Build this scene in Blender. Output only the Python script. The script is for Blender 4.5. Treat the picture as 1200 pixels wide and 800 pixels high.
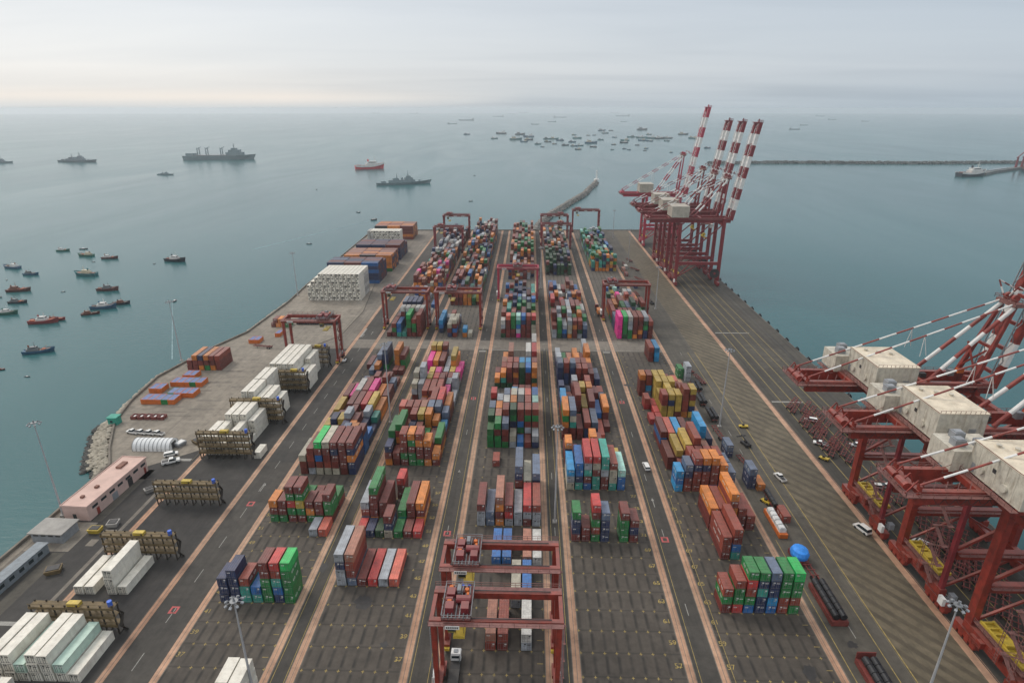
import bpy, bmesh, math, random
from mathutils import Vector, Matrix
R = math.radians
random.seed(7)
sc = bpy.context.scene
for o in list(bpy.data.objects): bpy.data.objects.remove(o)
C = sc.collection

# ------------------------------------------------------------ camera
PITCH, YAW, CAMH = R(21.141), R(1.589), 121.25
cam = bpy.data.cameras.new('camera'); co = bpy.data.objects.new('camera', cam); C.objects.link(co)
co.location = (0, 0, CAMH); co.rotation_euler = (R(90) - PITCH, 0, YAW)
cam.sensor_width = 36; cam.lens = 36 * 706 / 1200; cam.clip_start = 0.5; cam.clip_end = 60000
sc.camera = co
# ------------------------------------------------------------ light and sky
SUN_EL, SUN_AZ = R(48), R(-50)          # azimuth from +Y (away from camera), negative = left
sc.view_settings.view_transform = 'Standard'; sc.view_settings.look = 'None'
sc.view_settings.exposure = 0.0; sc.view_settings.gamma = 1
w = bpy.data.worlds.new('World'); sc.world = w; w.use_nodes = True
nt = w.node_tree; N = nt.nodes; L = nt.links; N.clear()
wo = N.new('ShaderNodeOutputWorld'); bg1 = N.new('ShaderNodeBackground'); bg2 = N.new('ShaderNodeBackground'); add = N.new('ShaderNodeAddShader')
sky = N.new('ShaderNodeTexSky'); sky.sky_type = 'NISHITA'; sky.sun_disc = False; sky.sun_elevation = SUN_EL; sky.sun_rotation = SUN_AZ
sky.altitude = 100; sky.dust_density = 3
L.new(sky.outputs[0], bg1.inputs[0]); bg1.inputs[1].default_value = 0.022
def nd(tree, typ, **kw):
    n = tree.nodes.new(typ)
    for k, v in kw.items():
        if k.startswith('i_'): n.inputs[int(k[2:])].default_value = v
        else: setattr(n, k, v)
    return n
def mth(tree, op, a, b=None, c=None, clamp=False):
    n = tree.nodes.new('ShaderNodeMath'); n.operation = op; n.use_clamp = clamp
    for i, v in enumerate((a, b, c)):
        if v is None: continue
        if isinstance(v, (int, float)): n.inputs[i].default_value = v
        else: tree.links.new(v, n.inputs[i])
    return n.outputs[0]
def mixc(tree, f, a, b, mode='MIX'):
    n = tree.nodes.new('ShaderNodeMix'); n.data_type = 'RGBA'; n.blend_type = mode; n.clamp_factor = True
    for i, v in ((0, f), (6, a), (7, b)):
        if isinstance(v, (int, float)): n.inputs[i].default_value = v
        elif isinstance(v, (tuple, list)): n.inputs[i].default_value = tuple(v) + (1,) * (4 - len(v))
        else: tree.links.new(v, n.inputs[i])
    return n.outputs[2]
def ramp(tree, fac, pts):
    n = tree.nodes.new('ShaderNodeValToRGB'); e = n.color_ramp.elements
    while len(e) < len(pts): e.new(0.5)
    for i, (p, c) in enumerate(pts):
        e[i].position = p; e[i].color = (c, c, c, 1) if isinstance(c, (int, float)) else tuple(c) + (1,)
    tree.links.new(fac, n.inputs[0]); return n.outputs[0]
tc = N.new('ShaderNodeTexCoord'); sx = N.new('ShaderNodeSeparateXYZ'); L.new(tc.outputs['Generated'], sx.inputs[0])
# direction -> elevation factor and left/right factor
el = sx.outputs[2]
azl = mth(nt, 'MULTIPLY_ADD', sx.outputs[0], -0.5, 0.5, True)      # 1 at left, 0 at right
base = ramp(nt, mth(nt, 'MULTIPLY', el, 1.0, None, True), [(0.0, (0.53, 0.58, 0.61)), (0.05, (0.63, 0.65, 0.67)), (0.22, (0.59, 0.615, 0.64)), (0.55, (0.86, 0.875, 0.89)), (1.0, (1.10, 1.10, 1.10))])
den = mth(nt, 'ADD', mth(nt, 'ABSOLUTE', el), 0.06)
cx = N.new('ShaderNodeCombineXYZ')
L.new(mth(nt, 'DIVIDE', sx.outputs[0], den), cx.inputs[0]); L.new(mth(nt, 'DIVIDE', sx.outputs[1], den), cx.inputs[1])
mp = nd(nt, 'ShaderNodeMapping'); mp.inputs['Scale'].default_value = (0.14, 0.34, 1); mp.inputs['Rotation'].default_value = (0, 0, R(12)); L.new(cx.outputs[0], mp.inputs[0])
nz = nd(nt, 'ShaderNodeTexNoise'); nz.inputs['Scale'].default_value = 1.4; nz.inputs['Detail'].default_value = 5; nz.inputs['Roughness'].default_value = 0.5; nz.inputs['Distortion'].default_value = 0.4
L.new(mp.outputs[0], nz.inputs['Vector'])
cl = ramp(nt, nz.outputs[0], [(0.30, (0.87, 0.885, 0.905)), (0.5, (0.965, 0.97, 0.98)), (0.72, (1.04, 1.035, 1.03))])
col = mixc(nt, 1.0, base, cl, 'MULTIPLY')
lf = ramp(nt, azl, [(0.15, (0.76, 0.83, 0.90)), (0.5, (0.95, 0.97, 0.99)), (0.85, (1.17, 1.155, 1.14))])
col = mixc(nt, 1.0, col, lf, 'MULTIPLY')
# warm gap under the cloud deck low on the left
band = ramp(nt, el, [(0.0, 0.0), (0.014, 1.0), (0.028, 0.35), (0.06, 0.0)])
bandaz = ramp(nt, azl, [(0.50, 0.0), (0.68, 1.0), (1.0, 0.6)])
col = mixc(nt, mth(nt, 'MULTIPLY', mth(nt, 'MULTIPLY', band, bandaz), 0.75), col, (0.92, 0.84, 0.76))
L.new(col, bg2.inputs[0]); bg2.inputs[1].default_value = 0.99
L.new(bg1.outputs[0], add.inputs[0]); L.new(bg2.outputs[0], add.inputs[1]); L.new(add.outputs[0], wo.inputs[0])
sl = bpy.data.lights.new('sun', 'SUN'); sl.energy = 1.2; sl.angle = R(16); sl.color = (1.0, 0.93, 0.84)
so = bpy.data.objects.new('sun', sl); C.objects.link(so)
sd = Vector((math.sin(SUN_AZ) * math.cos(SUN_EL), math.cos(SUN_AZ) * math.cos(SUN_EL), math.sin(SUN_EL)))
so.rotation_euler = sd.to_track_quat('Z', 'Y').to_euler(); so.location = (0, 300, 400)
sc.cycles.max_bounces = 5; sc.cycles.volume_bounces = 1; sc.cycles.use_denoising = True
sc.cycles.diffuse_bounces = 2; sc.cycles.glossy_bounces = 2

# ------------------------------------------------------------ mesh helper
class MB:
    def __init__(s): s.v = []; s.f = []; s.m = []; s.mi = 0
    def quad(s, *p):
        n = len(s.v); s.v += [tuple(q) for q in p]; s.f.append(tuple(range(n, n + len(p)))); s.m.append(s.mi); return s
    def hexa(s, p):          # 8 points: 4 bottom ccw, 4 top ccw
        n = len(s.v); s.v += [tuple(q) for q in p]
        for f in ((3, 2, 1, 0), (4, 5, 6, 7), (0, 1, 5, 4), (1, 2, 6, 5), (2, 3, 7, 6), (3, 0, 4, 7)):
            s.f.append(tuple(n + i for i in f)); s.m.append(s.mi)
        return s
    def box(s, x0, x1, y0, y1, z0, z1):
        return s.hexa([(x0, y0, z0), (x1, y0, z0), (x1, y1, z0), (x0, y1, z0), (x0, y0, z1), (x1, y0, z1), (x1, y1, z1), (x0, y1, z1)])
    def beam(s, a, b, w, h=None, w2=None, h2=None):
        a = Vector(a); b = Vector(b); h = h or w; w2 = w2 or w; h2 = h2 or (h if w2 == w else w2)
        d = (b - a).normalized(); up = Vector((0, 0, 1)) if abs(d.z) < 0.95 else Vector((0, 1, 0))
        r = d.cross(up).normalized(); u = r.cross(d)
        p = []
        for c, ww, hh in ((a, w, h), (b, w2, h2)):
            for i, j in ((-1, -1), (1, -1), (1, 1), (-1, 1)): p.append(c + r * (i * ww / 2) + u * (j * hh / 2))
        return s.hexa(p)
    def tube(s, a, b, r, r2=None, n=8, cap=True):
        a = Vector(a); b = Vector(b); r2 = r if r2 is None else r2
        d = (b - a).normalized(); up = Vector((0, 0, 1)) if abs(d.z) < 0.95 else Vector((0, 1, 0))
        x = d.cross(up).normalized(); y = x.cross(d); k = len(s.v)
        for c, rr in ((a, r), (b, r2)):
            for i in range(n):
                t = 2 * math.pi * i / n; s.v.append(tuple(c + x * math.cos(t) * rr + y * math.sin(t) * rr))
        for i in range(n):
            s.f.append((k + i, k + (i + 1) % n, k + n + (i + 1) % n, k + n + i)); s.m.append(s.mi)
        if cap:
            s.f.append(tuple(k + i for i in reversed(range(n)))); s.m.append(s.mi)
            s.f.append(tuple(k + n + i for i in range(n))); s.m.append(s.mi)
        return s
    def loft(s, rings, closed=True, caps=True):
        k = len(s.v); n = len(rings[0])
        for r in rings: s.v += [tuple(p) for p in r]
        for j in range(len(rings) - 1):
            for i in range(n if closed else n - 1):
                a = k + j * n + i; b = k + j * n + (i + 1) % n
                s.f.append((a, b, b + n, a + n)); s.m.append(s.mi)
        if caps:
            s.f.append(tuple(k + i for i in reversed(range(n)))); s.m.append(s.mi)
            s.f.append(tuple(k + (len(rings) - 1) * n + i for i in range(n))); s.m.append(s.mi)
        return s
    def rail(s, pts, h=1.1, step=2.5, t=0.07):      # handrail along a polyline
        for a, b in zip(pts, pts[1:]):
            a = Vector(a); b = Vector(b); L_ = (b - a).length; n = max(1, int(L_ / step))
            for q in (h, h * 0.5): s.beam(a + Vector((0, 0, q)), b + Vector((0, 0, q)), t)
            for i in range(n + 1):
                p = a.lerp(b, i / n); s.beam(p, p + Vector((0, 0, h)), t)
        return s
    def mesh(s, name, mats):
        me = bpy.data.meshes.new(name); me.from_pydata(s.v, [], s.f)
        if not isinstance(mats, (list, tuple)): mats = [mats]
        for m in mats: me.materials.append(m)
        if len(mats) > 1: me.polygons.foreach_set('material_index', s.m)
        me.update(); return me
    def obj(s, name, mats, parent=None, loc=None, **tags):
        o = bpy.data.objects.new(name, s.mesh(name, mats)); C.objects.link(o)
        if parent: o.parent = parent
        if loc: o.location = loc
        return tag(o, **tags)
def tag(o, label=None, cat=None, group=None, kind=None):
    if label: o['label'] = label
    if cat: o['category'] = cat
    if group: o['group'] = group
    if kind: o['kind'] = kind
    return o
def thing(name, label, cat, loc=(0, 0, 0), rz=0, group=None):
    o = bpy.data.objects.new(name, None); C.objects.link(o); o.location = loc; o.rotation_euler = (0, 0, rz); o.empty_display_size = 0.5
    return tag(o, label, cat, group)
def inst(name, me, parent=None, loc=(0, 0, 0), rz=0, **t):
    o = bpy.data.objects.new(name, me); C.objects.link(o); o.location = loc
    if rz: o.rotation_euler = (0, 0, rz)
    if parent: o.parent = parent
    return tag(o, **t)
def copy_tree(o, parent=None):
    c = o.copy(); C.objects.link(c)
    if parent: c.parent = parent
    for ch in KIDS.get(o.name, ()):
        copy_tree(ch, c)
    return c
KIDS = {}
def register():
    KIDS.clear()
    for o in bpy.data.objects:
        if o.parent: KIDS.setdefault(o.parent.name, []).append(o)
def dup(o, label, loc, rz=None):
    c = copy_tree(o); c['label'] = label; c.location = loc
    if rz is not None: c.rotation_euler = (0, 0, rz)
    return c
ORD = ['first', 'second', 'third', 'fourth', 'fifth', 'sixth', 'seventh', 'eighth', 'ninth', 'tenth', 'eleventh', 'twelfth', 'thirteenth', 'fourteenth', 'fifteenth', 'sixteenth', 'seventeenth', 'eighteenth', 'nineteenth']
TENS = {20: ('twentieth', 'twenty-'), 30: ('thirtieth', 'thirty-'), 40: ('fortieth', 'forty-'), 50: ('fiftieth', 'fifty-')}
def ordw(i):                # i from 0
    n = i + 1
    if n < 20: return ORD[i]
    t = n // 10 * 10
    return TENS[t][0] if n == t else TENS[t][1] + ORD[n - t - 1]

# ------------------------------------------------------------ materials
def mat_new(name):
    m = bpy.data.materials.new(name); m.use_nodes = True; t = m.node_tree
    b = t.nodes['Principled BSDF']; return m, t, b
def noise(t, vec, scale, detail=4, rough=0.55, dist=0.0):
    n = t.nodes.new('ShaderNodeTexNoise'); n.inputs['Scale'].default_value = scale; n.inputs['Detail'].default_value = detail
    n.inputs['Roughness'].default_value = rough; n.inputs['Distortion'].default_value = dist
    if vec is not None: t.links.new(vec, n.inputs['Vector'])
    return n.outputs[0]
def mapping(t, vec, scale=(1, 1, 1), rot=(0, 0, 0), loc=(0, 0, 0)):
    n = t.nodes.new('ShaderNodeMapping'); n.inputs['Scale'].default_value = scale; n.inputs['Rotation'].default_value = rot; n.inputs['Location'].default_value = loc
    t.links.new(vec, n.inputs[0]); return n.outputs[0]
DUST = (0.36, 0.29, 0.24)
def paint(name, color, rough=0.5, dust=0.16, rust=0.30, attr=False, corr=True, rand=0.14):
    m, t, b = mat_new(name)
    geo = t.nodes.new('ShaderNodeNewGeometry'); tcn = t.nodes.new('ShaderNodeTexCoord')
    pos = geo.outputs['Position']
    if attr:
        a = t.nodes.new('ShaderNodeAttribute'); a.attribute_name = 'Col'; c = a.outputs['Color']
    else:
        rgb = t.nodes.new('ShaderNodeRGB'); rgb.outputs[0].default_value = tuple(color) + (1,); c = rgb.outputs[0]
        if rand:
            oi = t.nodes.new('ShaderNodeObjectInfo')
            v = mth(t, 'MULTIPLY_ADD', oi.outputs['Random'], 2 * rand, 1 - rand)
            hs = t.nodes.new('ShaderNodeHueSaturation'); t.links.new(c, hs.inputs['Color']); t.links.new(v, hs.inputs['Value'])
            c = hs.outputs[0]
    n1 = noise(t, pos, 0.55, 5, 0.6)
    c = mixc(t, 1.0, c, ramp(t, n1, [(0.3, 0.64), (0.7, 1.2)]), 'MULTIPLY')
    c = mixc(t, mth(t, 'MULTIPLY', ramp(t, noise(t, pos, 1.7, 6, .75), [(.56, 0.), (.72, 1.)]), .55), c, (.10, .05, .035))
    streak = noise(t, mapping(t, pos, (1.6, 1.6, 0.25)), 1.5, 4, 0.7)
    c = mixc(t, mth(t, 'MULTIPLY', ramp(t, streak, [(0.52, 0.0), (0.78, 1.0)]), rust), c, (0.14, 0.055, 0.028))
    sep = t.nodes.new('ShaderNodeSeparateXYZ'); t.links.new(geo.outputs['Normal'], sep.inputs[0])
    upf = ramp(t, sep.outputs[2], [(0.6, 0.0), (0.9, 1.0)])
    dn = ramp(t, noise(t, pos, 1.3, 5, 0.65), [(0.3, 0.45), (0.7, 1.15)])
    c = mixc(t, mth(t, 'MULTIPLY', mth(t, 'MULTIPLY', upf, dn), dust), c, DUST)
    t.links.new(c, b.inputs['Base Color']); b.inputs['Roughness'].default_value = rough
    if corr:
        s2 = t.nodes.new('ShaderNodeSeparateXYZ'); t.links.new(pos, s2.inputs[0])
        wv = mth(t, 'SINE', mth(t, 'MULTIPLY', s2.outputs[1], 2 * math.pi / 0.56))
        wx = mth(t, 'SINE', mth(t, 'MULTIPLY', s2.outputs[0], 2 * math.pi / 0.61))
        bp = t.nodes.new('ShaderNodeBump'); bp.inputs['Strength'].default_value = 0.6; bp.inputs['Distance'].default_value = 0.05
        t.links.new(mth(t, 'ADD', wv, mth(t, 'MULTIPLY', wx, 0.5)), bp.inputs['Height']); t.links.new(bp.outputs[0], b.inputs['Normal'])
    return m
COLS = dict(M=(.19, .032, .024), R=(.55, .045, .04), H=(.66, .135, .085), O=(.74, .235, .032), B=(.012, .145, .42), N=(.018, .038, .11), G=(.012, .21, .05),
            J=(.01, .52, .11), D=(.016, .085, .032), T=(.04, .36, .28), W=(.60, .58, .53), C=(.50, .46, .35), S=(.125, .175, .26), Y=(.62, .42, .07),
            P=(.86, .03, .30), K=(.02, .02, .024), L=(.015, .31, .62), E=(.40, .43, .46), F=(.40, .16, .10), Z=(.40, .70, .60), X=(.29, .052, .03))
COLS = {k: tuple((c * .95 + .02 * (sum(v) / 3)) for c in v) for k, v in COLS.items()}
CN = dict(M='maroon', R='red', H='coral red', O='orange', B='mid blue', N='navy blue', G='green', J='bright green', D='dark green', T='teal', W='white', C='cream',
          S='slate grey', Y='yellow', P='magenta pink', K='black', L='sky blue', E='light grey', F='rusty brown', Z='pale mint', X='rust red')
CM = {k: paint('container_paint_' + CN[k].replace(' ', '_'), v) for k, v in COLS.items()}
M_stack = paint('stacked_container_paint', (1, 1, 1), attr=True)
def simple(name, col, rough=0.6, metal=0.0, var=0.25, scale=0.8, streak=0.0, scol=(.08, .05, .03), dust=0.0):
    m, t, b = mat_new(name)
    geo = t.nodes.new('ShaderNodeNewGeometry'); pos = geo.outputs['Position']
    rgb = t.nodes.new('ShaderNodeRGB'); rgb.outputs[0].default_value = tuple(col) + (1,)
    c = mixc(t, 1.0, rgb.outputs[0], ramp(t, noise(t, pos, scale, 5, 0.6), [(0.3, 1 - var), (0.7, 1 + var)]), 'MULTIPLY')
    if streak:
        c = mixc(t, mth(t, 'MULTIPLY', ramp(t, noise(t, mapping(t, pos, (1, 1, .22)), 1.1, 5, .7), [(.5, 0.), (.75, 1.)]), streak), c, scol)
    if dust:
        sep = t.nodes.new('ShaderNodeSeparateXYZ'); t.links.new(geo.outputs['Normal'], sep.inputs[0])
        c = mixc(t, mth(t, 'MULTIPLY', ramp(t, sep.outputs[2], [(.6, 0.), (.9, 1.)]), dust), c, DUST)
    t.links.new(c, b.inputs['Base Color']); b.inputs['Roughness'].default_value = rough; b.inputs['Metallic'].default_value = metal
    return m
M_red = simple('crane_red_paint', (.235, .028, .017), .45, 0, .38, .5, .7, (.09, .028, .018), .18)
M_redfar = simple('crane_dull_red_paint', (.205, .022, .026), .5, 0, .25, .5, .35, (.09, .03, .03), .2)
M_magred = simple('crane_crimson_paint', (.40, .035, .065), .5, 0, .15, .5, .1)
M_wht = simple('white_paint', (.72, .70, .66), .5, 0, .12, .6, .15)
M_cream = simple('machinery_house_cream_paint', (.54, .50, .41), .6, 0, .20, .6, .75, (.22, .16, .10), .1)
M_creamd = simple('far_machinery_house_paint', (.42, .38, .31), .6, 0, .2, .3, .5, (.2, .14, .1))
M_roofc = simple('machinery_roof_cream', (.66, .57, .43), .6, 0, .22, .25, .5, (.33, .22, .13))
M_dark = simple('dark_steel', (.03, .028, .028), .6, .0, .3)
M_gsteel = simple('galvanised_steel', (.22, .225, .23), .5, .3, .2)
M_grey = simple('grey_sheet_metal', (.26, .27, .28), .6, 0, .2, .5, .2)
M_yel = simple('yellow_paint', (.50, .35, .035), .5, 0, .25, .8, .35)
M_rackd = simple('rack_dark_steel', (.028, .022, .016), .7, 0, .3)
M_rack = simple('rack_brown_steel', (.135, .092, .038), .7, 0, .35, .8, .4)
M_tyre = simple('tyre_rubber', (.015, .015, .016), .8, 0, .3)
M_blk = simple('black_plastic', (.012, .012, .014), .5, 0, .3)
M_glass, _t, _b = mat_new('window_glass'); _b.inputs['Base Color'].default_value = (.02, .03, .035, 1); _b.inputs['Roughness'].default_value = .08
M_org = simple('safety_orange_paint', (.55, .13, .02), .5, 0, .2)
M_pink = simple('pink_plaster', (.58, .40, .34), .8, 0, .12, .3, .2, (.3, .2, .16))
M_pinkroof = simple('pink_roof_coating', (.60, .41, .34), .8, 0, .15, .2, .15, (.35, .22, .18))
M_reefer = simple('refrigerated_container_white', (.72, .675, .575), .5, 0, .16, .5, .4, (.36, .27, .17), .1)
M_mint = simple('pale_mint_paint', (.46, .60, .50), .5, 0, .1, .8, .2)
M_bluebox = simple('blue_box_paint', (.03, .12, .55), .5)
M_tarpb = simple('blue_tarpaulin', (.03, .25, .75), .6)
M_tarpw = simple('white_tarpaulin', (.62, .62, .6), .7)
M_conc = simple('pale_concrete', (.33, .31, .28), .85, 0, .2, .3)

def ground(name, c1, c2, streaks=0.35, joints=None, oil=0.5, diag=None, slots=False, rough=0.85):
    m, t, b = mat_new(name)
    geo = t.nodes.new('ShaderNodeNewGeometry'); pos = geo.outputs['Position']
    big = noise(t, pos, 0.018, 6, 0.6)
    c = mixc(t, ramp(t, big, [(.35, 0.), (.65, 1.)]), c1, c2)
    c = mixc(t, 1.0, c, ramp(t, noise(t, pos, 0.3, 7, 0.75), [(.28, .62), (.5, 1.0), (.72, 1.32)]), 'MULTIPLY')
    st = noise(t, mapping(t, pos, (0.55, 0.012, 1)), 1.0, 5, 0.65)
    c = mixc(t, 1.0, c, ramp(t, st, [(.3, 1 - streaks), (.55, 1.0), (.75, 1 + streaks * .5)]), 'MULTIPLY')
    vp = t.nodes.new('ShaderNodeTexVoronoi'); vp.distance = 'CHEBYCHEV'; vp.inputs['Scale'].default_value = .09; vp.inputs['Randomness'].default_value = .8; t.links.new(pos, vp.inputs['Vector'])
    vs = t.nodes.new('ShaderNodeSeparateColor'); t.links.new(vp.outputs['Color'], vs.inputs[0])
    c = mixc(t, 1.0, c, ramp(t, vs.outputs[0], [(0., .88), (1., 1.12)]), 'MULTIPLY')
    trk = noise(t, mapping(t, pos, (1.6, .006, 1), (0, 0, R(1.2))), 1.0, 3, .6)
    c = mixc(t, mth(t, 'MULTIPLY', ramp(t, trk, [(.56, 0.), (.70, 1.)]), .35), c, (.045, .038, .032))
    if oil:
        ol = ramp(t, noise(t, mapping(t, pos, (1, .6, 1)), 0.11, 5, 0.6, .6), [(.60, 0.), (.74, 1.)])
        c = mixc(t, mth(t, 'MULTIPLY', ol, oil), c, (.05, .042, .036))
    s = t.nodes.new('ShaderNodeSeparateXYZ')
    if joints or slots or diag: t.links.new(pos, s.inputs[0])
    def line(coord, period, width):
        fr = mth(t, 'FRACT', mth(t, 'DIVIDE', coord, period)); d = mth(t, 'ABSOLUTE', mth(t, 'SUBTRACT', fr, .5))
        return ramp(t, d, [(.5 - width / period, 0.), (.5 - width / period * .3, 1.)])
    if joints:
        j = mth(t, 'MAXIMUM', line(s.outputs[0], joints, .12), line(s.outputs[1], joints, .12))
        c = mixc(t, mth(t, 'MULTIPLY', j, .35), c, (.05, .045, .04))
    if diag:
        per, amt = diag
        dg = mth(t, 'ADD', mth(t, 'MULTIPLY', s.outputs[0], .80), mth(t, 'MULTIPLY', s.outputs[1], .60))
        fr = mth(t, 'FRACT', mth(t, 'DIVIDE', dg, per)); k = ramp(t, fr, [(.0, .0), (.12, 1.), (.42, 1.), (.56, 0.), (1., 0.)])
        c = mixc(t, mth(t, 'MULTIPLY', mth(t, 'MULTIPLY', k, ramp(t, noise(t, pos, .09, 4), [(.3, .35), (.7, 1.)])), amt), c, (.045, .036, .024))
    if slots:
        to = t.nodes.new('ShaderNodeTexCoord'); so_ = t.nodes.new('ShaderNodeSeparateXYZ'); t.links.new(to.outputs['Object'], so_.inputs[0])
        fx = mth(t, 'FRACT', mth(t, 'DIVIDE', so_.outputs[0], 2.86)); fy = mth(t, 'FRACT', mth(t, 'DIVIDE', so_.outputs[1], 6.6))
        gx = ramp(t, fx, [(.0, 1.), (.10, .85), (.26, .0), (.84, .0), (1., 1.)])
        gy = ramp(t, fy, [(.0, .0), (.06, .0), (.16, 1.), (.80, 1.), (.93, 0.)])
        cell = t.nodes.new('ShaderNodeTexNoise'); cell.inputs['Scale'].default_value = .22; t.links.new(pos, cell.inputs['Vector'])
        c = mixc(t, mth(t, 'MULTIPLY', mth(t, 'MULTIPLY', gx, gy), ramp(t, cell.outputs[0], [(.35, .35), (.6, .95)])), c, (.022, .019, .016))
        cy = line(so_.outputs[1], 6.6, .35)
        c = mixc(t, mth(t, 'MULTIPLY', cy, .55), c, (.028, .024, .02))
    t.links.new(c, b.inputs['Base Color']); b.inputs['Roughness'].default_value = rough
    bp = t.nodes.new('ShaderNodeBump'); bp.inputs['Strength'].default_value = .3; bp.inputs['Distance'].default_value = .05
    t.links.new(noise(t, pos, 2.0, 4), bp.inputs['Height']); t.links.new(bp.outputs[0], b.inputs['Normal'])
    return m
G_yard = ground('yard_concrete', (.145, .122, .096), (.19, .163, .130), .22, None, .35)
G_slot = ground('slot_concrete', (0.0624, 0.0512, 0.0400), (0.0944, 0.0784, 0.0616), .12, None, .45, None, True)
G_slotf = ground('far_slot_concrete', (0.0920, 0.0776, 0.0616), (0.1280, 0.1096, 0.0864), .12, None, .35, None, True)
G_road = ground('road_asphalt', (0.0416, 0.0368, 0.0304), (0.0672, 0.0592, 0.0488), .25, None, .15)
G_dark = ground('dark_asphalt', (0.0288, 0.0256, 0.0232), (0.0528, 0.0480, 0.0416), .25, None, .35)
G_quay = ground('quay_apron_striped', (0.1120, 0.0904, 0.0576), (0.1480, 0.1216, 0.0800), .16, None, .1, (3.6, .75))
G_qroad = ground('quay_road', (0.0704, 0.0616, 0.0480), (0.1000, 0.0880, 0.0688), .25, None, .15)
G_rail = ground('crane_track_concrete', (0.0464, 0.0400, 0.0304), (0.0736, 0.0640, 0.0488), .5, None, .3)
G_left = ground('wharf_pale_concrete', (.20, .170, .132), (.25, .215, .17), .10, 12, .15)
G_strip = ground('runway_strip_concrete', (.40, .215, .13), (.47, .30, .20), .25, None, .2)
G_cross = ground('cross_road_concrete', (.155, .132, .106), (.195, .170, .138), .05, None, .2)
M_wline = simple('white_road_paint', (.28, .265, .235), .8, 0, .25, 1.5)
M_yline = simple('yellow_road_paint', (.33, .24, .075), .8, 0, .35, 1.0)
M_pmark = simple('pink_road_paint', (.42, .09, .085), .8, 0, .25, 1.0)
M_oil = simple('oil_stain', (.028, .025, .023), .6, 0, .3, 1.0)

# water
def water():
    m, t, b = mat_new('sea_water')
    geo = t.nodes.new('ShaderNodeNewGeometry'); pos = geo.outputs['Position']
    pat = noise(t, mapping(t, pos, (1, .35, 1), (0, 0, R(-14))), .0035, 5, .6, .5)
    c = mixc(t, ramp(t, pat, [(.35, 0.), (.68, 1.)]), (.014, .082, .088), (.022, .108, .110))
    t.links.new(c, b.inputs['Base Color'])
    b.inputs['IOR'].default_value = 1.33
    pr = ramp(t, noise(t, mapping(t, pos, (1, .25, 1), (0, 0, R(-20))), .006, 4, .6, 1.2), [(.35, .19), (.7, .25)])
    t.links.new(pr, b.inputs['Roughness'])
    b1 = t.nodes.new('ShaderNodeBump'); b1.inputs['Strength'].default_value = .34; b1.inputs['Distance'].default_value = .35
    t.links.new(noise(t, mapping(t, pos, (.16, .5, 1), (0, 0, R(18))), 1.0, 5, .62), b1.inputs['Height'])
    b2 = t.nodes.new('ShaderNodeBump'); b2.inputs['Strength'].default_value = .05; b2.inputs['Distance'].default_value = 1.2
    t.links.new(noise(t, mapping(t, pos, (.02, .07, 1), (0, 0, R(9))), 1.0, 4, .6, .4), b2.inputs['Height'])
    t.links.new(b1.outputs[0], b2.inputs['Normal']); t.links.new(b2.outputs[0], b.inputs['Normal'])
    return m
M_water = water()
M_foam = simple('boat_wake_foam', (.15, .25, .26), .6, 0, .4, .3)
M_slick = simple('water_slick', (.030, .10, .105), .12, 0, .2, .05)
M_rock = simple('revetment_rock', (.33, .29, .225), .9, 0, .35, .3, 0)
M_rockd = simple('dark_wet_rock', (.05, .048, .042), .8, 0, .35, .3, 0)
M_rockf = simple('breakwater_rock', (.12, .12, .11), .9, 0, .35, .1, 0)

# ------------------------------------------------------------ setting
SEA = -4.0
def disc(rad, n=96): return [(rad * math.cos(2 * math.pi * i / n), rad * math.sin(2 * math.pi * i / n), SEA) for i in range(n)]
MB().quad(*disc(18500)).obj('sea', M_water, kind='structure')
def sheet(name, pts, z, mat, loc=(0, 0, 0)):
    m = MB(); m.quad(*[(x - loc[0], y - loc[1], 0) for x, y in pts]); return m.obj(name, mat, loc=(loc[0], loc[1], z), kind='structure')
def rect(name, x0, x1, y0, y1, z, mat, loc=(0, 0, 0)): return sheet(name, [(x0, y0), (x1, y0), (x1, y1), (x0, y1)], z, mat, loc)
SHORE = [(145.5, -60), (145.5, 646), (105, 645), (-18, 645), (-60, 641), (-129, 638), (-166, 614), (-163, 422), (-161, 380), (-163, 323), (-172, 296), (-179, 260), (-176, 235), (-171, 216), (-160, 196), (-152, 184), (-151, 150), (-152, 100), (-152, -60)]
m = MB(); n_ = len(SHORE)
m.v = [(x, y, 0) for x, y in SHORE] + [(x, y, -7) for x, y in SHORE]
m.f = [tuple(range(n_))] + [(i, i + n_, (i + 1) % n_ + n_, (i + 1) % n_) for i in range(n_)]; m.m = [0] * len(m.f)
m.obj('yard_ground', G_yard, kind='structure')
Z1, Z2, Z3, Z4 = .006, .012, .018, .024
# wharf left of the yard and left apron
sheet('left_wharf', [(-124, 176), (-124, 196), (-124, 285), (-118, 302), (-107, 320), (-105.5, 364), (-114.5, 435), (-117.5, 546), (-122.5, 615), (-122.5, 637), (-129, 637.4), (-165.4, 613.4), (-162.4, 422), (-160.4, 380), (-162.4, 323), (-171.3, 296), (-178.3, 260), (-175.3, 235), (-170.3, 216), (-159.3, 196), (-151, 184)], Z1, G_left)
rect('left_road', -147, -122.5, -60, 176, Z1, G_dark); sheet('left_road_bend', [(-147, 176.1), (-122.5, 176.1), (-122.5, 284), (-124, 284), (-124, 196)], Z2, G_dark)
rect('reefer_yard_ground', -122.4, -97.5, -60, 300, Z1, G_dark)
rect('left_truck_lane', -97.4, -84.2, -60, 645, Z1, G_road)
BL = {'B1': (-80.2, -84.2, -59.2), 'B2': (-51.4, -53.2, -27.6), 'B3': (-15.3, -20.0, 5.9), 'B4': (13.65, 12.2, 38.3), 'B5': (50.3, 45.9, 72.8)}
K0 = 121.3; KP = 6.6
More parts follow.
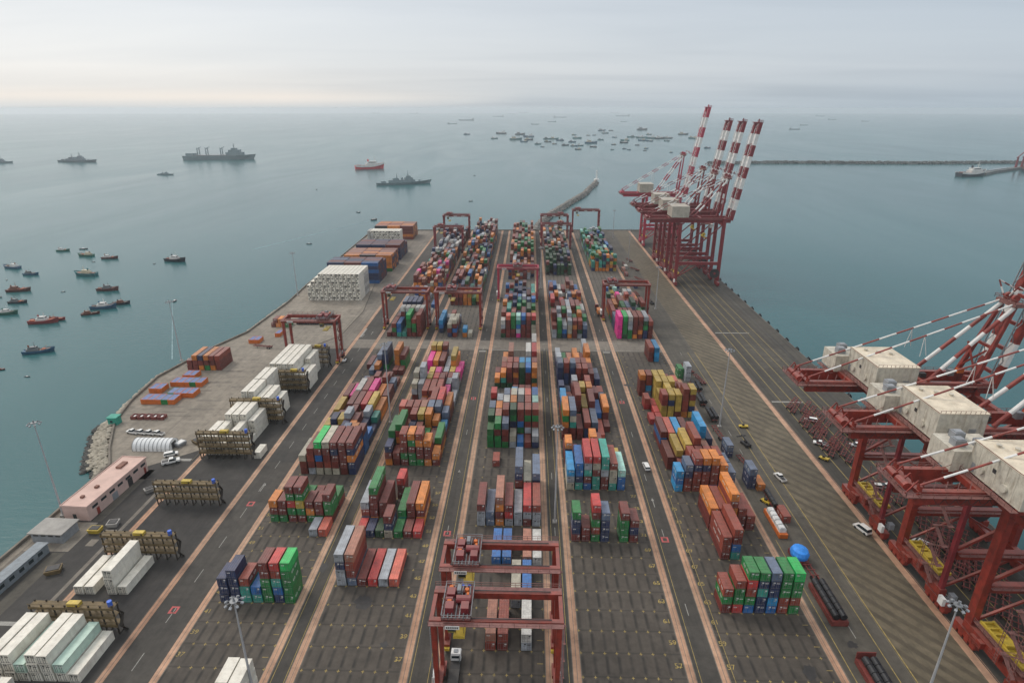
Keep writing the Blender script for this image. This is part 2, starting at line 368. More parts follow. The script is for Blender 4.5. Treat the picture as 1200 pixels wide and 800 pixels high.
for b_, (x0, a, z) in BL.items():
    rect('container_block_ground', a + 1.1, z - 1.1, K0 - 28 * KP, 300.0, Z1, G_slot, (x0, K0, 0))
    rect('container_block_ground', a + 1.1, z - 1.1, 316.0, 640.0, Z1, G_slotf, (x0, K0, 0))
for a, z in ((-59.2, -53.2), (-27.6, -20.0), (5.9, 12.2), (38.3, 45.9)):
    rect('truck_lane', a + 1.1, z - 1.1, -60, 643, Z1, G_road)
rect('asphalt_patch', -95.2, -85.3, 188, 252, Z2, G_dark)
rect('cross_road', -97.3, 72.8, 301.5, 314.5, Z2, G_cross)
rect('quay_service_road', 74.0, 88.6, -60, 640, Z2, G_qroad)
rect('quay_apron', 88.7, 105.3, -60, 640, Z2, G_quay)
rect('crane_track_ground', 107.7, 145.2, -60, 645, Z2, G_rail)
strips = [-121.3, -96.4, -84.2, -59.2, -53.2, -27.6, -20.0, 5.9, 12.2, 38.3, 45.9, 72.8]
for i, x in enumerate(strips):
    y1 = 296 if i == 0 else 640
    rect('runway_strip', x - .88, x + .88, -60, y1, Z3, G_strip)
    rect('runway_strip_joint', x - .07, x + .07, -60, y1, Z4, G_cross)
rect('crane_rail_strip', 105.3, 107.7, -60, 640, Z3, G_strip)
rect('crane_rail', 107.3, 107.55, -60, 640, Z4, M_dark); rect('crane_rail', 138.0, 138.3, -60, 640, Z4, M_dark)
# painted road lines
def stripe(x0, x1, y0, y1, mat=M_wline, nm='road_line'): rect(nm, x0, x1, y0, y1, Z4 + .006, mat)
m = MB()
def fl(m, x0, x1, y0, y1, z=.03): m.quad((x0, y0, z), (x1, y0, z), (x1, y1, z), (x0, y1, z))
for y in range(-40, 300, 14):
    fl(m, -90.9, -90.7, y, y + 5); fl(m, 81.2, 81.4, y, y + 4)
for y in range(60, 640, 30):
    for x in (-24, 9, 42): fl(m, x - .1, x + .1, y, y + 4)
for x, y in ((-90.3, 170), (-24, 180), (42, 165), (-94, 318), (-90, 322)): fl(m, x - .13, x + .13, y, y + 3.5); m.quad((x - .5, y + 3.5, .03), (x + .5, y + 3.5, .03), (x, y + 5, .03))
for x in (-24, 42): fl(m, x - 1.9, x + 1.9, 297.8, 299.4); fl(m, x - .1, x + .1, 316, 318)
fl(m, -20, 72, 300.3, 300.7); fl(m, -135, -124, 188, 189.6); fl(m, -95.6, -94.6, 318, 332); fl(m, -146, -123.5, 112, 113.3)
fl(m, 108.5, 122, 242, 243.2); fl(m, 108.5, 128, 330, 331); 
m.obj('white_road_markings', M_wline, kind='structure')
m = MB()
fl(m, 89.0, 89.25, -60, 300); fl(m, 85.2, 85.4, -60, 300); fl(m, 75.3, 75.5, -60, 150)
for x in (47.9, 40.2, 7.7, 10.2, -54.6, -57.6, -26.0, -22.0): fl(m, x, x + .13, -60, 300)
for x in (112.6, 117.4, 122.2, 127, 131.8): fl(m, x, x + .25, 60, 560)
m.obj('yellow_lane_lines', M_yline, kind='structure')
m = MB()
for x, y in ((-90.5, 163), (-91, 118), (42, 149), (-24, 150), (-24, 242), (42, 240)):
    for q in ((x - 1.1, x + 1.1, y - 1, y - .5), (x - 1.1, x + 1.1, y + .9, y + 1.4), (x - 1.1, x - .6, y - .49, y + .89), (x + .6, x + 1.1, y - .49, y + .89)): fl(m, *q)
m.obj('pink_road_squares', M_pmark, kind='structure')
# slot crosses
m = MB()
for b_, (x0, a, z) in BL.items():
    for k in range(-8, 27):
        y = K0 + k * KP - .2
        for c_ in range(8):
            x = x0 + c_ * 2.86 - .2
            if k > 8 and c_ not in (0, 7): continue
            fl(m, x - .35, x + .35, y - .07, y + .07); m.quad((x - .07, y - .4, .034), (x + .07, y - .4, .034), (x + .07, y + .4, .034), (x - .07, y + .4, .034))
    for k in range(-8, 26):
        y = K0 + k * KP + 3
        fl(m, z - 2.9, z - 1.5, y, y + .15)
m.obj('yellow_slot_crosses', M_yline, kind='structure')
# painted bay numbers
def number(txt, x, y, size, rot=0):
    cu = bpy.data.curves.new('n', 'FONT'); cu.body = txt; cu.size = size; cu.align_x = 'CENTER'; cu.align_y = 'CENTER'
    o = bpy.data.objects.new('n', cu); C.objects.link(o)
    bpy.context.view_layer.update()
    me = bpy.data.meshes.new_from_object(o.evaluated_get(bpy.context.evaluated_depsgraph_get())); bpy.data.objects.remove(o)
    me.materials.clear(); me.materials.append(M_yline)
    inst('painted_bay_number', me, None, (x, y, .034), rot, kind='structure')
for k in range(-3, 8):
    y = K0 + k * KP + 3.3
    for x in (36.0, 48.1): number(str(57 + 2 * (k + 3)), x, y, 2.0)
    for x in (-29.8, -82.0): number(str(37 + 2 * (k + 3)), x, y, 1.9)
# oil stains
def blob(x, y, rx, ry):
    m = MB(); n = 22; m.quad(*[(x + math.cos(2 * math.pi * i / n) * rx * random.uniform(.6, 1.1), y + math.sin(2 * math.pi * i / n) * ry * random.uniform(.6, 1.1), .036) for i in range(n)])
    m.obj('oil_stain', M_oil, kind='structure')
for q in ((-42.5, 122, 2.6, 3.2), (-57, 134.5, 1.2, 2.4), (66, 104, 1.8, 2.6), (64, 100, 1.2, 1.3), (-34, 109, 1.2, 1), (79.4, 112, 1.6, 1.2), (47.5, 258, 2.2, 1.5)): blob(*q)
rect('waterside_walk', -151.4, -148.2, -60, 183, Z2, G_left)
rect('shed_pad', -147.9, -134.2, 139, 152.4, Z2, G_left)
rect('dirt_strip', -138.5, -134.6, 60, 138.5, Z2, G_qroad)
rect('dirt_strip', -136.6, -133.6, 153, 182, Z2, G_qroad)
rect('road_edge_strip', -125.6, -124.4, 40, 176, Z2, G_cross)
for q in ((-150.9, 116, 3, 5), (-130, 147.5, 4, 1.6), (-131, 141.6, 2.4, 3)): rect('pale_patch', q[0], q[0] + q[2], q[1], q[1] + q[3], Z3, G_left)
# kerb, sea wall
m = MB(); KB = [(-123.3, 188), (-123.3, 285), (-117.5, 303), (-107, 320), (-105.4, 364), (-114.3, 435), (-117.3, 546), (-122.3, 615)]
for a, b in zip(KB, KB[1:]): m.beam((a[0], a[1], .08), (b[0], b[1], .08), .45, .14)
m.obj('kerb', simple('kerb_dirty', (.10, .085, .065), .9), kind='structure')
m = MB(); W = [(x, y) for x, y in SHORE[5:]]
for a, b in zip(W, W[1:]): m.beam((a[0] + .6, a[1], .55), (b[0] + .6, b[1], .55), .7, 1.0)
m.beam((-129, 637.4, .5), (145, 644.4, .5), .8, .9)
m.obj('sea_wall', simple('sea_wall_concrete', (.17, .145, .115), .9, 0, .3, .3), kind='structure', label=None)
# quay fenders: one thing each
fd = MB(); fd.box(.02, 1.2, -1.2, 1.2, -2.6, .3); fd.tube((.6, -.7, .3), (.6, -.7, .9), .28); fd.tube((.6, .7, .3), (.6, .7, .9), .28)
fme = fd.mesh('quay_fender', M_blk)
for i in range(26):
    y = 236 + i * 14.2
    inst('quay_fender', fme, None, (145.5, y, 0), label=f'black rubber fender on the quay edge, {ordw(i)} one counting from the near cranes', cat='fender', group='fenders along the quay edge')
# rocks
def rocks(name, pts, mat, smin, smax, **tg):
    bm = bmesh.new(); proto = bmesh.ops.create_icosphere(bm, subdivisions=1, radius=1)
    base = [v.co.copy() for v in bm.verts]; faces = [[v.index for v in f.verts] for f in bm.faces]; bm.free()
    m = MB()
    for x, y, z in pts:
        s = random.uniform(smin, smax); k = len(m.v); sx_, sy_, sz_ = s * random.uniform(.8, 1.3), s * random.uniform(.7, 1.2), s * random.uniform(.5, .8); a = random.uniform(0, 3.14)
        for v in base:
            q = v * random.uniform(.75, 1.15); X, Y = q.x * sx_, q.y * sy_
            m.v.append((x + X * math.cos(a) - Y * math.sin(a), y + X * math.sin(a) + Y * math.cos(a), z + q.z * sz_))
        m.f += [tuple(k + i for i in f) for f in faces]; m.m += [0] * len(faces)
    return m.obj(name, mat, **tg)
REV = [(-152, 178), (-153, 186), (-160, 196), (-171, 216), (-176, 235), (-179, 260), (-172, 296)]
def along(P, n):
    seg = [((Vector(b) - Vector(a)).length, a, b) for a, b in zip(P, P[1:])]; T = sum(s[0] for s in seg)
    for _ in range(n):
        r = random.uniform(0, T)
        for l, a, b in seg:
            if r <= l: break
            r -= l
        d = (Vector(b) - Vector(a)).normalized(); p = Vector(a) + d * min(r, l); yield p, Vector((-d.y, d.x))
pts, ptd = [], []
for p, nn in along(REV[:5], 1300):
    wd = 9 if 190 < p.y < 222 else 6
    if p.y >= 222: wd = max(2.5, 6 - (p.y - 222) * .3)
    if p.y < 186: wd = 3
    u = random.random(); q = p + nn * (u * wd + .6); z = .4 - u * 4.9
    (ptd if z < SEA + .9 else pts).append((q.x, q.y, z))
for p, nn in along(REV[4:] + [(-163, 323), (-161, 380)], 900):
    u = random.random(); q = p + nn * (u * 4.2 + .5); z = -u * 4.7 + .2
    (ptd if z < SEA + .9 else pts).append((q.x, q.y, z))
rocks('revetment_rocks', pts, M_rock, .45, 1.25, kind='stuff', label='pale grey rocks of the curved sea revetment beside the wharf', cat='rocks')
rocks('waterline_rocks', ptd, M_rockd, .5, 1.3, kind='stuff', label='dark wet rocks at the waterline of the curved revetment', cat='rocks')
pl = [Vector(p) for p in REV[:5]]; m = MB(); out = [(-154, 176), (-158, 183), (-167, 193), (-180, 213), (-180, 233)]
for i in range(4): m.quad((pl[i].x, pl[i].y, -.1), (out[i][0], out[i][1], -5), (out[i + 1][0], out[i + 1][1], -5), (pl[i + 1].x, pl[i + 1].y, -.1))
m.obj('revetment_slope', M_rock, kind='structure')
# moles
def mole(name, P, wtop, mat, label, n, smin, smax, ztop=1.5):
    t = thing(name, label, 'breakwater', (P[0][0], P[0][1], 0))
    o = P[0]; m = MB(); rings = []
    for i, p in enumerate(P):
        d = (Vector(P[min(i + 1, len(P) - 1)]) - Vector(P[max(i - 1, 0)])).normalized(); nn = Vector((-d.y, d.x)); q = Vector(p) - Vector(o)
        w2 = wtop * .5 * random.uniform(.85, 1.15); wb = w2 + (3 if wtop < 4 else 4.5)
        rings.append([(q.x + nn.x * a, q.y + nn.y * a, z) for a, z in ((-wb, -6), (-w2, ztop), (w2, ztop), (wb, -6))])
    m.loft(rings, closed=False, caps=False); m.obj('rock_core', mat, t)
    ps = []
    for p, nn in along(P, n):
        u = random.uniform(-1, 1); q = p + nn * u * (wtop * .5 + (2.4 if wtop < 4 else 4)); z = ztop - max(0, abs(u) - .35) * 7.5
        ps.append((q.x - o[0], q.y - o[1], z))
    ro = rocks('armour_rocks', ps, mat, smin, smax, kind='stuff'); ro.parent = t
    return t
MP = [(6, 640), (10, 678), (20, 725), (27, 760), (42, 805), (53, 846), (70, 900), (86, 953), (97, 1010), (110, 1065), (120, 1115)]
mm = mole('rock_breakwater', MP, 3.4, simple('mole_rock', (.22, .20, .175), .9, 0, .3, .15), 'pale rock breakwater curving out to sea from the end of the yard', 900, .9, 2.0)
m = MB(); m.tube((0, 0, 0), (0, 0, 2.5), 5, 4.4, 12); m.tube((0, 0, 2.5), (0, 0, 15), 1.5, 1.1, 10); m.tube((0, 0, 15), (0, 0, 15.6), 2.0, 2.0, 10); m.tube((0, 0, 15.6), (0, 0, 18), 1.0, .3, 8)
m.obj('light_tower', M_wht, None, (121, 1118, 1.0), label='small pale light tower on the tip of the rock breakwater', cat='light tower')
FP = [(430, 1520)] + [(500 + i * 60, 1530 + 22 * math.sin(i * .7) * .4 + i * 1.6) for i in range(24)]
mole('long_breakwater', FP, 5.5, M_rockf, 'long low dark breakwater crossing the sea right of the cranes', 1600, 1.8, 3.4, 1.6)

# ------------------------------------------------------------ containers
CW, CH, TIER = 2.438, 2.56, 2.62
LEN = {1: 6.06, 2: 12.19}
M_bar = simple('door_bar_steel', (.22, .20, .19), .5, .2, .2)
M_gap = simple('door_seal_dark', (.03, .025, .022), .8)
cache = {}; LET = {}
def cont_meshes(col, ln, reefer=False):
    key = (col, ln, reefer)
    if key in cache: return cache[key]
    Lg = LEN[ln]; mt = CM[col] if not reefer else (M_mint if col == 'Z' else M_reefer); h = CW / 2
    b = MB()
    b.box(-h + .05, h - .05, .10, Lg - .05, .12, CH - .06)                         # walls
    for x in (-h, h - .14):
        b.box(x, x + .14, 0, .16, .0, CH); b.box(x, x + .14, Lg - .16, Lg, .0, CH)  # corner posts
        b.box(x, x + .14, .162, Lg - .162, .0, .16); b.box(x, x + .14, .162, Lg - .162, CH - .14, CH - .02)
    b.box(-h + .142, h - .142, .02, .14, .02, .17); b.box(-h + .142, h - .142, .02, .14, CH - .14, CH - .02)
    b.box(-h + .142, h - .142, Lg - .14, Lg - .02, CH - .14, CH - .02)
    r = MB(); r.box(-h + .15, h - .15, .17, Lg - .17, CH - .058, CH - .03)
    n = 12 if ln == 2 else 6
    for i in range(n):
        y = .5 + i * (Lg - 1) / n; r.box(-h + .25, h - .25, y, y + .45 * (Lg - 1) / n, CH - .0295, CH - .012)
    def door(mark):
        d = MB(); d.box(-.52, .52, .03, .088, 0, CH - .35)
        d.mi = 1
        for x in (-.30, .12): d.beam((x, .012, .02), (x, .012, CH - .38), .055)
        for z in (.12, CH - .5): d.box(-.51, .51, .0, .028, z, z + .07)
        d.mi = 2
        if mark == 1: d.box(-.05, .42, .018, .029, 1.55, 1.95); d.box(-.2, .3, .018, .029, 1.2, 1.28)
        if mark == 2: d.box(-.42, .44, .018, .029, 1.5, 1.72)
        return d.mesh('door', [mt, M_bar if not reefer else M_dark, M_wht if col not in 'WCE' else M_dark])
    unit = None
    if reefer:
        unit = []
        for vv in range(4):
            u = MB(); u.box(-1.0, 1.0, .02, .16, .2, CH - .2); u.mi = 1
            if vv == 0: u.box(-.95, .95, -.01, .019, 1.35, 2.3); u.box(-.9, .3, -.01, .019, .3, .95)
            if vv == 1: u.box(-.2, .95, -.01, .019, 1.5, 2.2); u.box(-.9, -.3, -.01, .019, .4, 1.2)
            if vv == 2: u.box(-.95, .1, -.01, .019, 1.3, 2.3); u.box(.3, .9, -.01, .019, .3, .8)
            if vv == 3: u.box(-.6, .7, -.01, .019, 1.6, 2.1)
            unit.append(u.mesh('cooling_unit', [M_reefer, M_dark]))
    let = None
    if not reefer and col in 'GJBLNOSXP':
        q = MB(); n = 5 if ln == 1 else 9; sp = .72; y0 = Lg / 2 - n * sp / 2
        for sx_ in (-1, 1):
            for i in range(n):
                if i == n // 2: continue
                a_, b_ = sorted((sx_ * (h - .052), sx_ * (h - .03))); yy = y0 + i * sp
                q.box(a_, b_, yy, yy + .12, 1.0, 1.7); q.box(a_, b_, yy + .36, yy + .48, 1.0, 1.7); zz = 1.0 if i % 3 == 0 else (1.58 if i % 3 == 1 else 1.28); q.box(a_, b_, yy + .121, yy + .359, zz, zz + .12)
        let = q.mesh('side_lettering', M_wht)
    LET[key] = let
    cache[key] = (b.mesh('container_body', mt), r.mesh('container_roof', mt), [door(i) for i in range(3)], unit)
    return cache[key]
class Cn: pass
DRY, REEF = [], []
def add_c(lst, x, y, tier, col, ln, rz, label, group, vis=True, unit=False, z0=0.03, back=False):
    c = Cn(); c.x, c.y, c.t, c.col, c.ln, c.rz, c.label, c.group, c.vis, c.unit, c.z = x, y, tier, col, ln, rz, label, group, vis, unit, z0 + tier * TIER
    cx_, cy_ = (x, y + LEN[ln] / 2) if not rz else (x - LEN[ln] / 2, y)
    c.d = math.sqrt(cx_ ** 2 + cy_ ** 2 + (CAMH - c.z) ** 2); c.back = back
    lst.append(c); return c
TN = ['bottom', 'second', 'third', 'fourth', 'fifth', 'sixth', 'seventh']
def block(bn, x0, bays, desc, group, lst=DRY, pitch=2.86, y0=K0, kp=KP, reefer=False):
    ks = sorted({b[0] for b in bays}); occ = {}
    for k, ln, cols in bays:
        for c, s in enumerate(cols):
            for kk in range(int(k), int(k) + ln): occ[(kk, c)] = max(occ.get((kk, c), 0), len(s))
    for k, ln, cols in bays:
        bi = ks.index(k)
        for c, s in enumerate(cols):
            for t, ch in enumerate(s):
                top = t == len(s) - 1
                vis = top or occ.get((int(k) - 1, c), 0) <= t or (occ.get((int(k), c - 1), 0) <= t and x0 > 30) or (occ.get((int(k), c + 1), 0) <= t and x0 < -30)
                tn = 'only' if len(s) == 1 else ('top' if top else TN[t])
                row = ('front row' if bi == 0 else ordw(bi) + ' row')
                lab = f"{'short ' if ln == 1 else ''}{CN[ch]} {'reefer' if reefer else 'container'}, {tn} tier, {ordw(c)} column from left, {row + ', ' if len(ks) > 1 else ''}{desc}"
                jx = ((k * 7 + c * 13 + t * 29) % 11 - 5) * .012
                add_c(lst, x0 + (c + .5) * pitch + jx, y0 + k * kp + jx * 2, t, ch, ln, 0, lab, group, vis)
PAL = 'MMMMMMMMMMXXXXXOONNNNNGGBBEESSWTYDDHFFK'
def rnd(h0, h1, p=.9, pal=PAL, tops=None, n=7):
    r = []
    for _ in range(n):
        if random.random() > p: r.append(''); continue
        h = random.randint(h0, h1); r.append(''.join(random.choice(pal) for _ in range(h)))
    return r
B1 = [(0, 1, ['NNN', 'NNNN', 'TTX', 'TB', 'GGGMM', 'NBTXR', 'GGGGJ']),
      (4, 1, ['', '', '', '', '', 'E', 'H']),
      (5, 1, ['GMO', 'GMM', 'MGRGM', 'MGYGM', 'GOM', 'GMM', 'MGGM']), (6, 1, ['', '', 'MMM', 'MG', 'GM', '', 'MG']),
      (9, 2, ['MXC', 'EMXM', 'CXBMJ', 'CXMMC', 'CMMNM', 'MMMMM', 'NNONM']),
      (11, 1, ['M', 'MN', '', 'MMS', 'NNBS', 'MMMO', 'BBBM']), (12, 1, ['MY', 'M', 'MM', 'MXN', 'MMO', '', 'NB']),
      (13, 1, ['MY', 'MMN', 'MMY', 'MMME', 'MMM', 'NN', 'N']), (14, 1, ['M', 'MM', 'M', 'MMM', 'MM', 'NNE', 'NT']),
      (15, 2, ['MY', 'M', 'YXM', 'YYM', 'MMR', 'MOY', 'OO']),
      (17, 2, ['MM', 'MP', 'MMW', 'MMM', 'MMP', 'MO', 'MM']), (19, 1, ['M', 'M', 'MM', 'M', 'MM', 'MMX', 'NS']),
      (20, 1, ['', 'S', 'M', 'MM', '', 'MM', 'M']), (22, 1, ['', 'S', 'NO', '', '', 'M', 'M']),
      (23, 2, ['M', 'S', 'NNS', 'GNNS', '', 'OOOO', 'GGM'])]
B2 = [(1, 2, ['EENE', 'SMXF', 'M', 'R', 'E', 'H', '']),
      (4, 1, ['R', 'N', 'D', 'CNM', 'G', 'M', 'R']), (5, 2, ['SXE', 'OMMMG', 'MMM', '', 'TG', 'MMM', 'OMO']), (7, 1, ['', '', '', 'MMR', '', '', '']),
      (10, 1, ['OMN', 'MM', 'MGMXX', 'GGMGO', 'GMMOX', 'OMMO', 'MO']),
      (11, 2, ['MGGG', 'MMOMG', 'MMN', 'MGM', 'MG', 'DM', 'OMG']),
      (13, 1, ['MS', 'MF', 'MMNX', 'MYDY', 'MOOO', 'MNO', 'ML']), (14, 1, ['MMMH', 'MMMX', 'MMXX', 'MMNF', 'MMMS', 'MNNS', 'MNS']),
      (15, 2, ['', '', 'MM', 'MX', 'XXRX', 'MMXR', 'MMO']), (17, 2, ['', '', 'MOX', 'MMX', 'MNX', 'MP', 'E']),
      (18, 1, ['MEC', 'EEE', '', '', '', '', '']), (19, 1, ['ECMC', 'EEEEE', 'MMY', 'MMR', 'MMM', 'EE', 'EEE']),
      (20, 1, ['', '', 'MYY', 'MMP', 'NM', 'MM', 'EM']), (21, 1, ['M', 'P', 'RM', 'NM', 'SE', 'OY', 'PP']),
      (22, 2, ['MF', 'MPP', 'RRO', 'MMM', 'SE', 'OOOY', 'P']), (24, 1, ['', 'RRRY', 'RROY', 'NMNX', 'S', 'OO', ''])]
B3 = [(-2, 2, ['', '', 'XF', 'MX', '', 'EW', '']), (0, 2, ['', '', '', '', 'EC', 'SB', '']),
      (2, 2, ['', '', 'NB', 'MB', '', 'XF', 'EW']),
      (5, 2, ['EEM', 'SS', 'OMOF', 'ERM', 'EE', 'MER', 'EEX']), (7, 2, ['', '', '', '', 'MMXNS', 'XTC', 'MMNS']), (10, 1, ['', 'X', '', '', '', '', '']),
      (12, 1, ['GGG', 'GGMG', 'GMMS', 'EC', 'B', 'M', 'NE']), (13, 1, ['GMGD', 'MGMF', 'MMNMX', 'MMNGD', 'MGBMX', 'MEMGX', 'MCMGX']),
      (14, 1, ['MGDS', 'NMMO', 'MMMMW', 'DMGMO', 'MNMNK', 'MMMMX', 'MMMMZ']), (15, 1, ['M', 'MMNE', 'MMMMS', 'MMGMC', 'MMNNW', 'MMMMH', 'MMMBB']), (16, 1, ['MMMR', 'MM', 'M', 'MMML', 'MM', 'MMM', 'MMMB']),
      (18, 1, ['', '', 'M', 'MM', 'DM', 'MM', 'M']), (20, 1, ['DO', 'DTO', 'DMMX', 'MMOM', 'DDDD', 'MMMB', 'ODOO']), (21, 1, ['MM', 'MMX', 'MMMX', 'MMMX', 'DDDL', 'MMBL', 'MDMX']),
      (22, 1, ['', 'MMF', 'MMM', 'MM', 'DDD', 'MMM', 'MMM']), (23, 2, ['', 'MO', 'MMMF', '', '', 'MMEW', 'MMMR']), (25, 2, ['', '', '', '', '', '', 'MMMW'])]
B4 = [(4, 1, ['MNNG', 'MM', 'GXGMR', 'NNNS', '', 'GGGM', 'MNM']),
      (8, 2, ['CEL', 'TNBB', 'BMTER', 'TTMCR', 'MMETT', 'TCCX', 'BBZ']), (10, 1, ['MMNO', 'N', 'MM', 'MMMMO', 'MM', 'XX', 'MY']), (11, 1, ['MM', 'M', '', 'MM', 'MMM', 'M', '']),
      (13, 2, ['MMOGO', 'MMTCS', 'MM', 'NNX', 'NNS', 'H', '']), (14, 1, ['', '', '', '', '', '', 'M']), (15, 2, ['MMNL', 'MMM', 'DDMMX', 'MDY', 'MMMM', 'OB', 'MMO']),
      (17, 1, ['NN', 'MM', 'MMMM', 'MDMY', 'MMMO', 'MMM', 'MS']), (18, 1, ['NNN', 'NN', 'MMME', 'MM', 'MMMX', 'MM', 'MX']),
      (20, 1, ['NNNNS', 'NNNMX', 'MNNNS', 'MMMX', 'MMMX', 'MMM', 'NN']), (21, 1, ['NNN', 'NNN', 'MM', 'MMMX', 'MMXX', 'MMM', 'NS']),
      (22, 1, ['NNNE', 'NMG', 'MMO', 'MMMO', 'MMM', 'OOO', '']), (23, 2, ['NNE', 'GG', 'OF', 'MMO', 'MM', 'MOOO', '']), (25, 2, ['', '', '', '', '', 'EEE', ''])]
B5 = [(0, 1, ['MGX', 'RGGX', 'BGXRG', 'NNTNG', 'BLNNS', 'XXGGG', 'GXGGJ']),
      (3, 2, ['', '', 'MXX', 'TBMX', '', '', '']), (5, 2, ['', '', 'MMO', 'MMX', 'MOOXO', 'MMX', 'MX']), 
      (8, 1, ['LBL', 'XMNS', 'XXXNX', 'XXXNO', 'BXXXO', 'NNNO', 'NNS']), (9, 1, ['', 'MM', 'MMMX', 'MMMM', 'MMMX', 'NMMX', 'NNS']),
      (10, 2, ['MM', 'MMY', 'MMMY', 'MMMMX', 'NN', 'MF', 'K']), (12, 2, ['MBM', 'MMH', 'MML', 'MMM', 'MN', 'SCLL', 'NN']),
      (15, 1, ['R', 'R', '', '', '', '', '']), (16, 1, ['', 'R', 'YYMX', 'YYNY', 'MYYY', 'OXXXX', 'YNYXY']), (17, 1, ['RX', 'R', 'YYY', 'YYYY', 'XYY', 'MMMX', 'MMY']),
      (18, 1, ['', '', 'YYYY', 'YYYY', 'MYYY', 'MMX', 'MM']), (19, 1, ['MMMO', 'SLXX', 'MMYY', 'MMYY', 'MMX', 'MHH', 'M']), (21, 1, ['', '', 'M', 'Y', '', 'X', '']),
      (25, 2, ['', '', '', '', 'MMX', 'LLL', ''])]
GRP = 'shipping containers stacked in the yard blocks'
block('B1', -80.2, B1, 'left coloured block', GRP); block('B2', -51.4, B2, 'second coloured block', GRP)
block('B3', -15.3, B3, 'middle coloured block', GRP); block('B4', 13.65, B4, 'block right of middle', GRP); block('B5', 50.3, B5, 'rightmost coloured block', GRP)
# far field beyond the cross road
random.seed(21)
def far(bn, x0, head, ranges):
    bays = list(head)
    for k0, k1, h0, h1, p, pal in ranges:
        k = k0
        while k < k1:
            ln = 2 if random.random() < .3 else 1
            bays.append((k, ln, rnd(h0, h1, p, pal))); k += ln
    block(bn, x0, bays, {'B1': 'far left block', 'B2': 'far second block', 'B3': 'far middle block', 'B4': 'far block right of middle', 'B5': 'far rightmost block'}[bn], GRP)
far('B1', -80.2, [(30, 2, ['M', 'MGX', 'TBB', 'T', 'MMGGJ', 'MGGX', 'MMMMX']), (32, 1, ['M', 'MMM', 'MMMMW', 'MMTTW', 'MMMMC', 'MMMMW', 'MMMMW']), (35, 2, ['B', 'NNNS', 'NNNN', 'NNYN', 'NNNN', 'NNM', 'W'])],
    [(38, 42, 1, 3, .5, 'BEMO'), (43, 50, 3, 5, .95, 'MOOHPFMXXBWC'), (50, 56, 2, 5, .95, PAL), (56, 66, 3, 5, .95, 'MNNWWENMXO'), (66, 74, 3, 5, .9, 'NMWMMX')])
far('B2', -51.4, [(30, 1, ['', '', 'NMC', 'XBMC', '', 'OL', 'C']), (31, 2, ['NBL', '', 'MMC', 'NMC', '', '', '']), (33, 1, ['BLL', 'NE', 'MMX', 'NS', '', '', '']), (39, 2, ['MMM', 'MMX', 'MMX', 'OOO', 'OOY', 'DG', 'MYY'])],
    [(41, 52, 2, 5, .92, PAL), (52, 66, 3, 6, .95, 'MNNBXGEMDO'), (66, 77, 3, 6, .97, 'NNNMMWCXO')])
far('B3', -15.3, [(30, 1, ['DMEW', 'MMMMH', 'MMGGG', 'PEBTZ', 'MMMNB', 'MMMMX', 'MCCDR'])], [(31, 37, 3, 5, .95, PAL), (37, 44, 2, 4, .85, 'BNNTMEHSNX'), (49, 58, 2, 4, .85, 'MOOFNXE'), (58, 76, 3, 5, .97, 'GDMXMFGTMO')])
far('B4', 13.65, [(30, 1, ['EEM', 'DGGG', 'NBE', 'OCCE', 'MMOM', 'EDMX', 'NNS'])], [(31, 37, 3, 5, .97, 'MMXXOFGEZWMR'), (37, 42, 2, 5, .9, 'MXFBMSWON'), (51, 60, 3, 5, .97, 'DDDNNMKD'), (60, 74, 3, 5, .95, 'MXWNMEDO')])
far('B5', 50.3, [(30, 2, ['PPPPP', 'DGGGJ', 'GGEEW', 'OMMMX', 'MOMMX', 'NNGDE', 'MMMX']), (32, 2, ['NNS', 'MMMX', 'MMMX', 'MMMX', 'MMS', 'MMMG', 'MMO'])], [(34, 38, 3, 5, .95, 'MXXGDFOMSE'), (38, 40, 3, 4, .9, 'WPOEDHF'), (43, 46, 1, 2, .3, 'TZNB'), (53, 58, 3, 5, .95, 'OOYTTGMN'), (58, 72, 3, 5, .92, 'GDTBMNZXEG')])
# left apron: cluster by the water, stacks along the wharf
block('W1', -168.6, [(0, 2, ['MM', 'MMO', 'OMN', 'GMO', 'OMX', 'MMX'])], 'waterfront stack by the tall mast', GRP, y0=269.5)
def cross_stack(xc, y, rows, ln, desc, n=1, lst=DRY, step=2.7):   # containers lying across, long side to camera
    for r, tiers in enumerate(rows):
        for t, s in enumerate(tiers):
            for c, ch in enumerate(s):
                if ch == ' ': continue
                lab = f"{CN[ch]} container lying crosswise, {TN[t]} tier, {ordw(c)} from left, {ordw(r)} row, {desc}"
                add_c(lst, xc + c * (LEN[ln] + .5) + LEN[ln], y + r * step, t, ch, ln, 1, lab, GRP, t == len(tiers) - 1 or r == 0)
random.seed(5)
def wall(w_, h_, pal, top): return [''.join(random.choice(pal) for _ in range(w_)) for _ in range(h_ - 1)] + [''.join(random.choice(top) for _ in range(w_))]
cross_stack(-148, 430.5, [['MNB', 'NMN', 'NMN', 'NBB', 'NMN', 'NMB']] + [wall(3, 6 - r // 6, 'MNNNM', 'MNNSM') for r in range(9)], 2, 'blue wharf stack')
cross_stack(-146, 466, [['MMG', 'OOO', 'NKO', 'OKO', 'OKO']] + [wall(3, 5, 'MMNO', 'FFOFM') for r in range(9)], 2, 'orange wharf stack')
cross_stack(-147, 505, [wall(3, 5 - r // 9, 'NNMN', 'MNNM') for r in range(12)], 2, 'navy wharf stack')
cross_stack(-152, 592, [['MOM', 'MOO', 'OOM', 'MOM', 'KOM']] + [wall(3, 5, 'MMOO', 'FOXO') for r in range(9)], 2, 'far orange wharf stack')
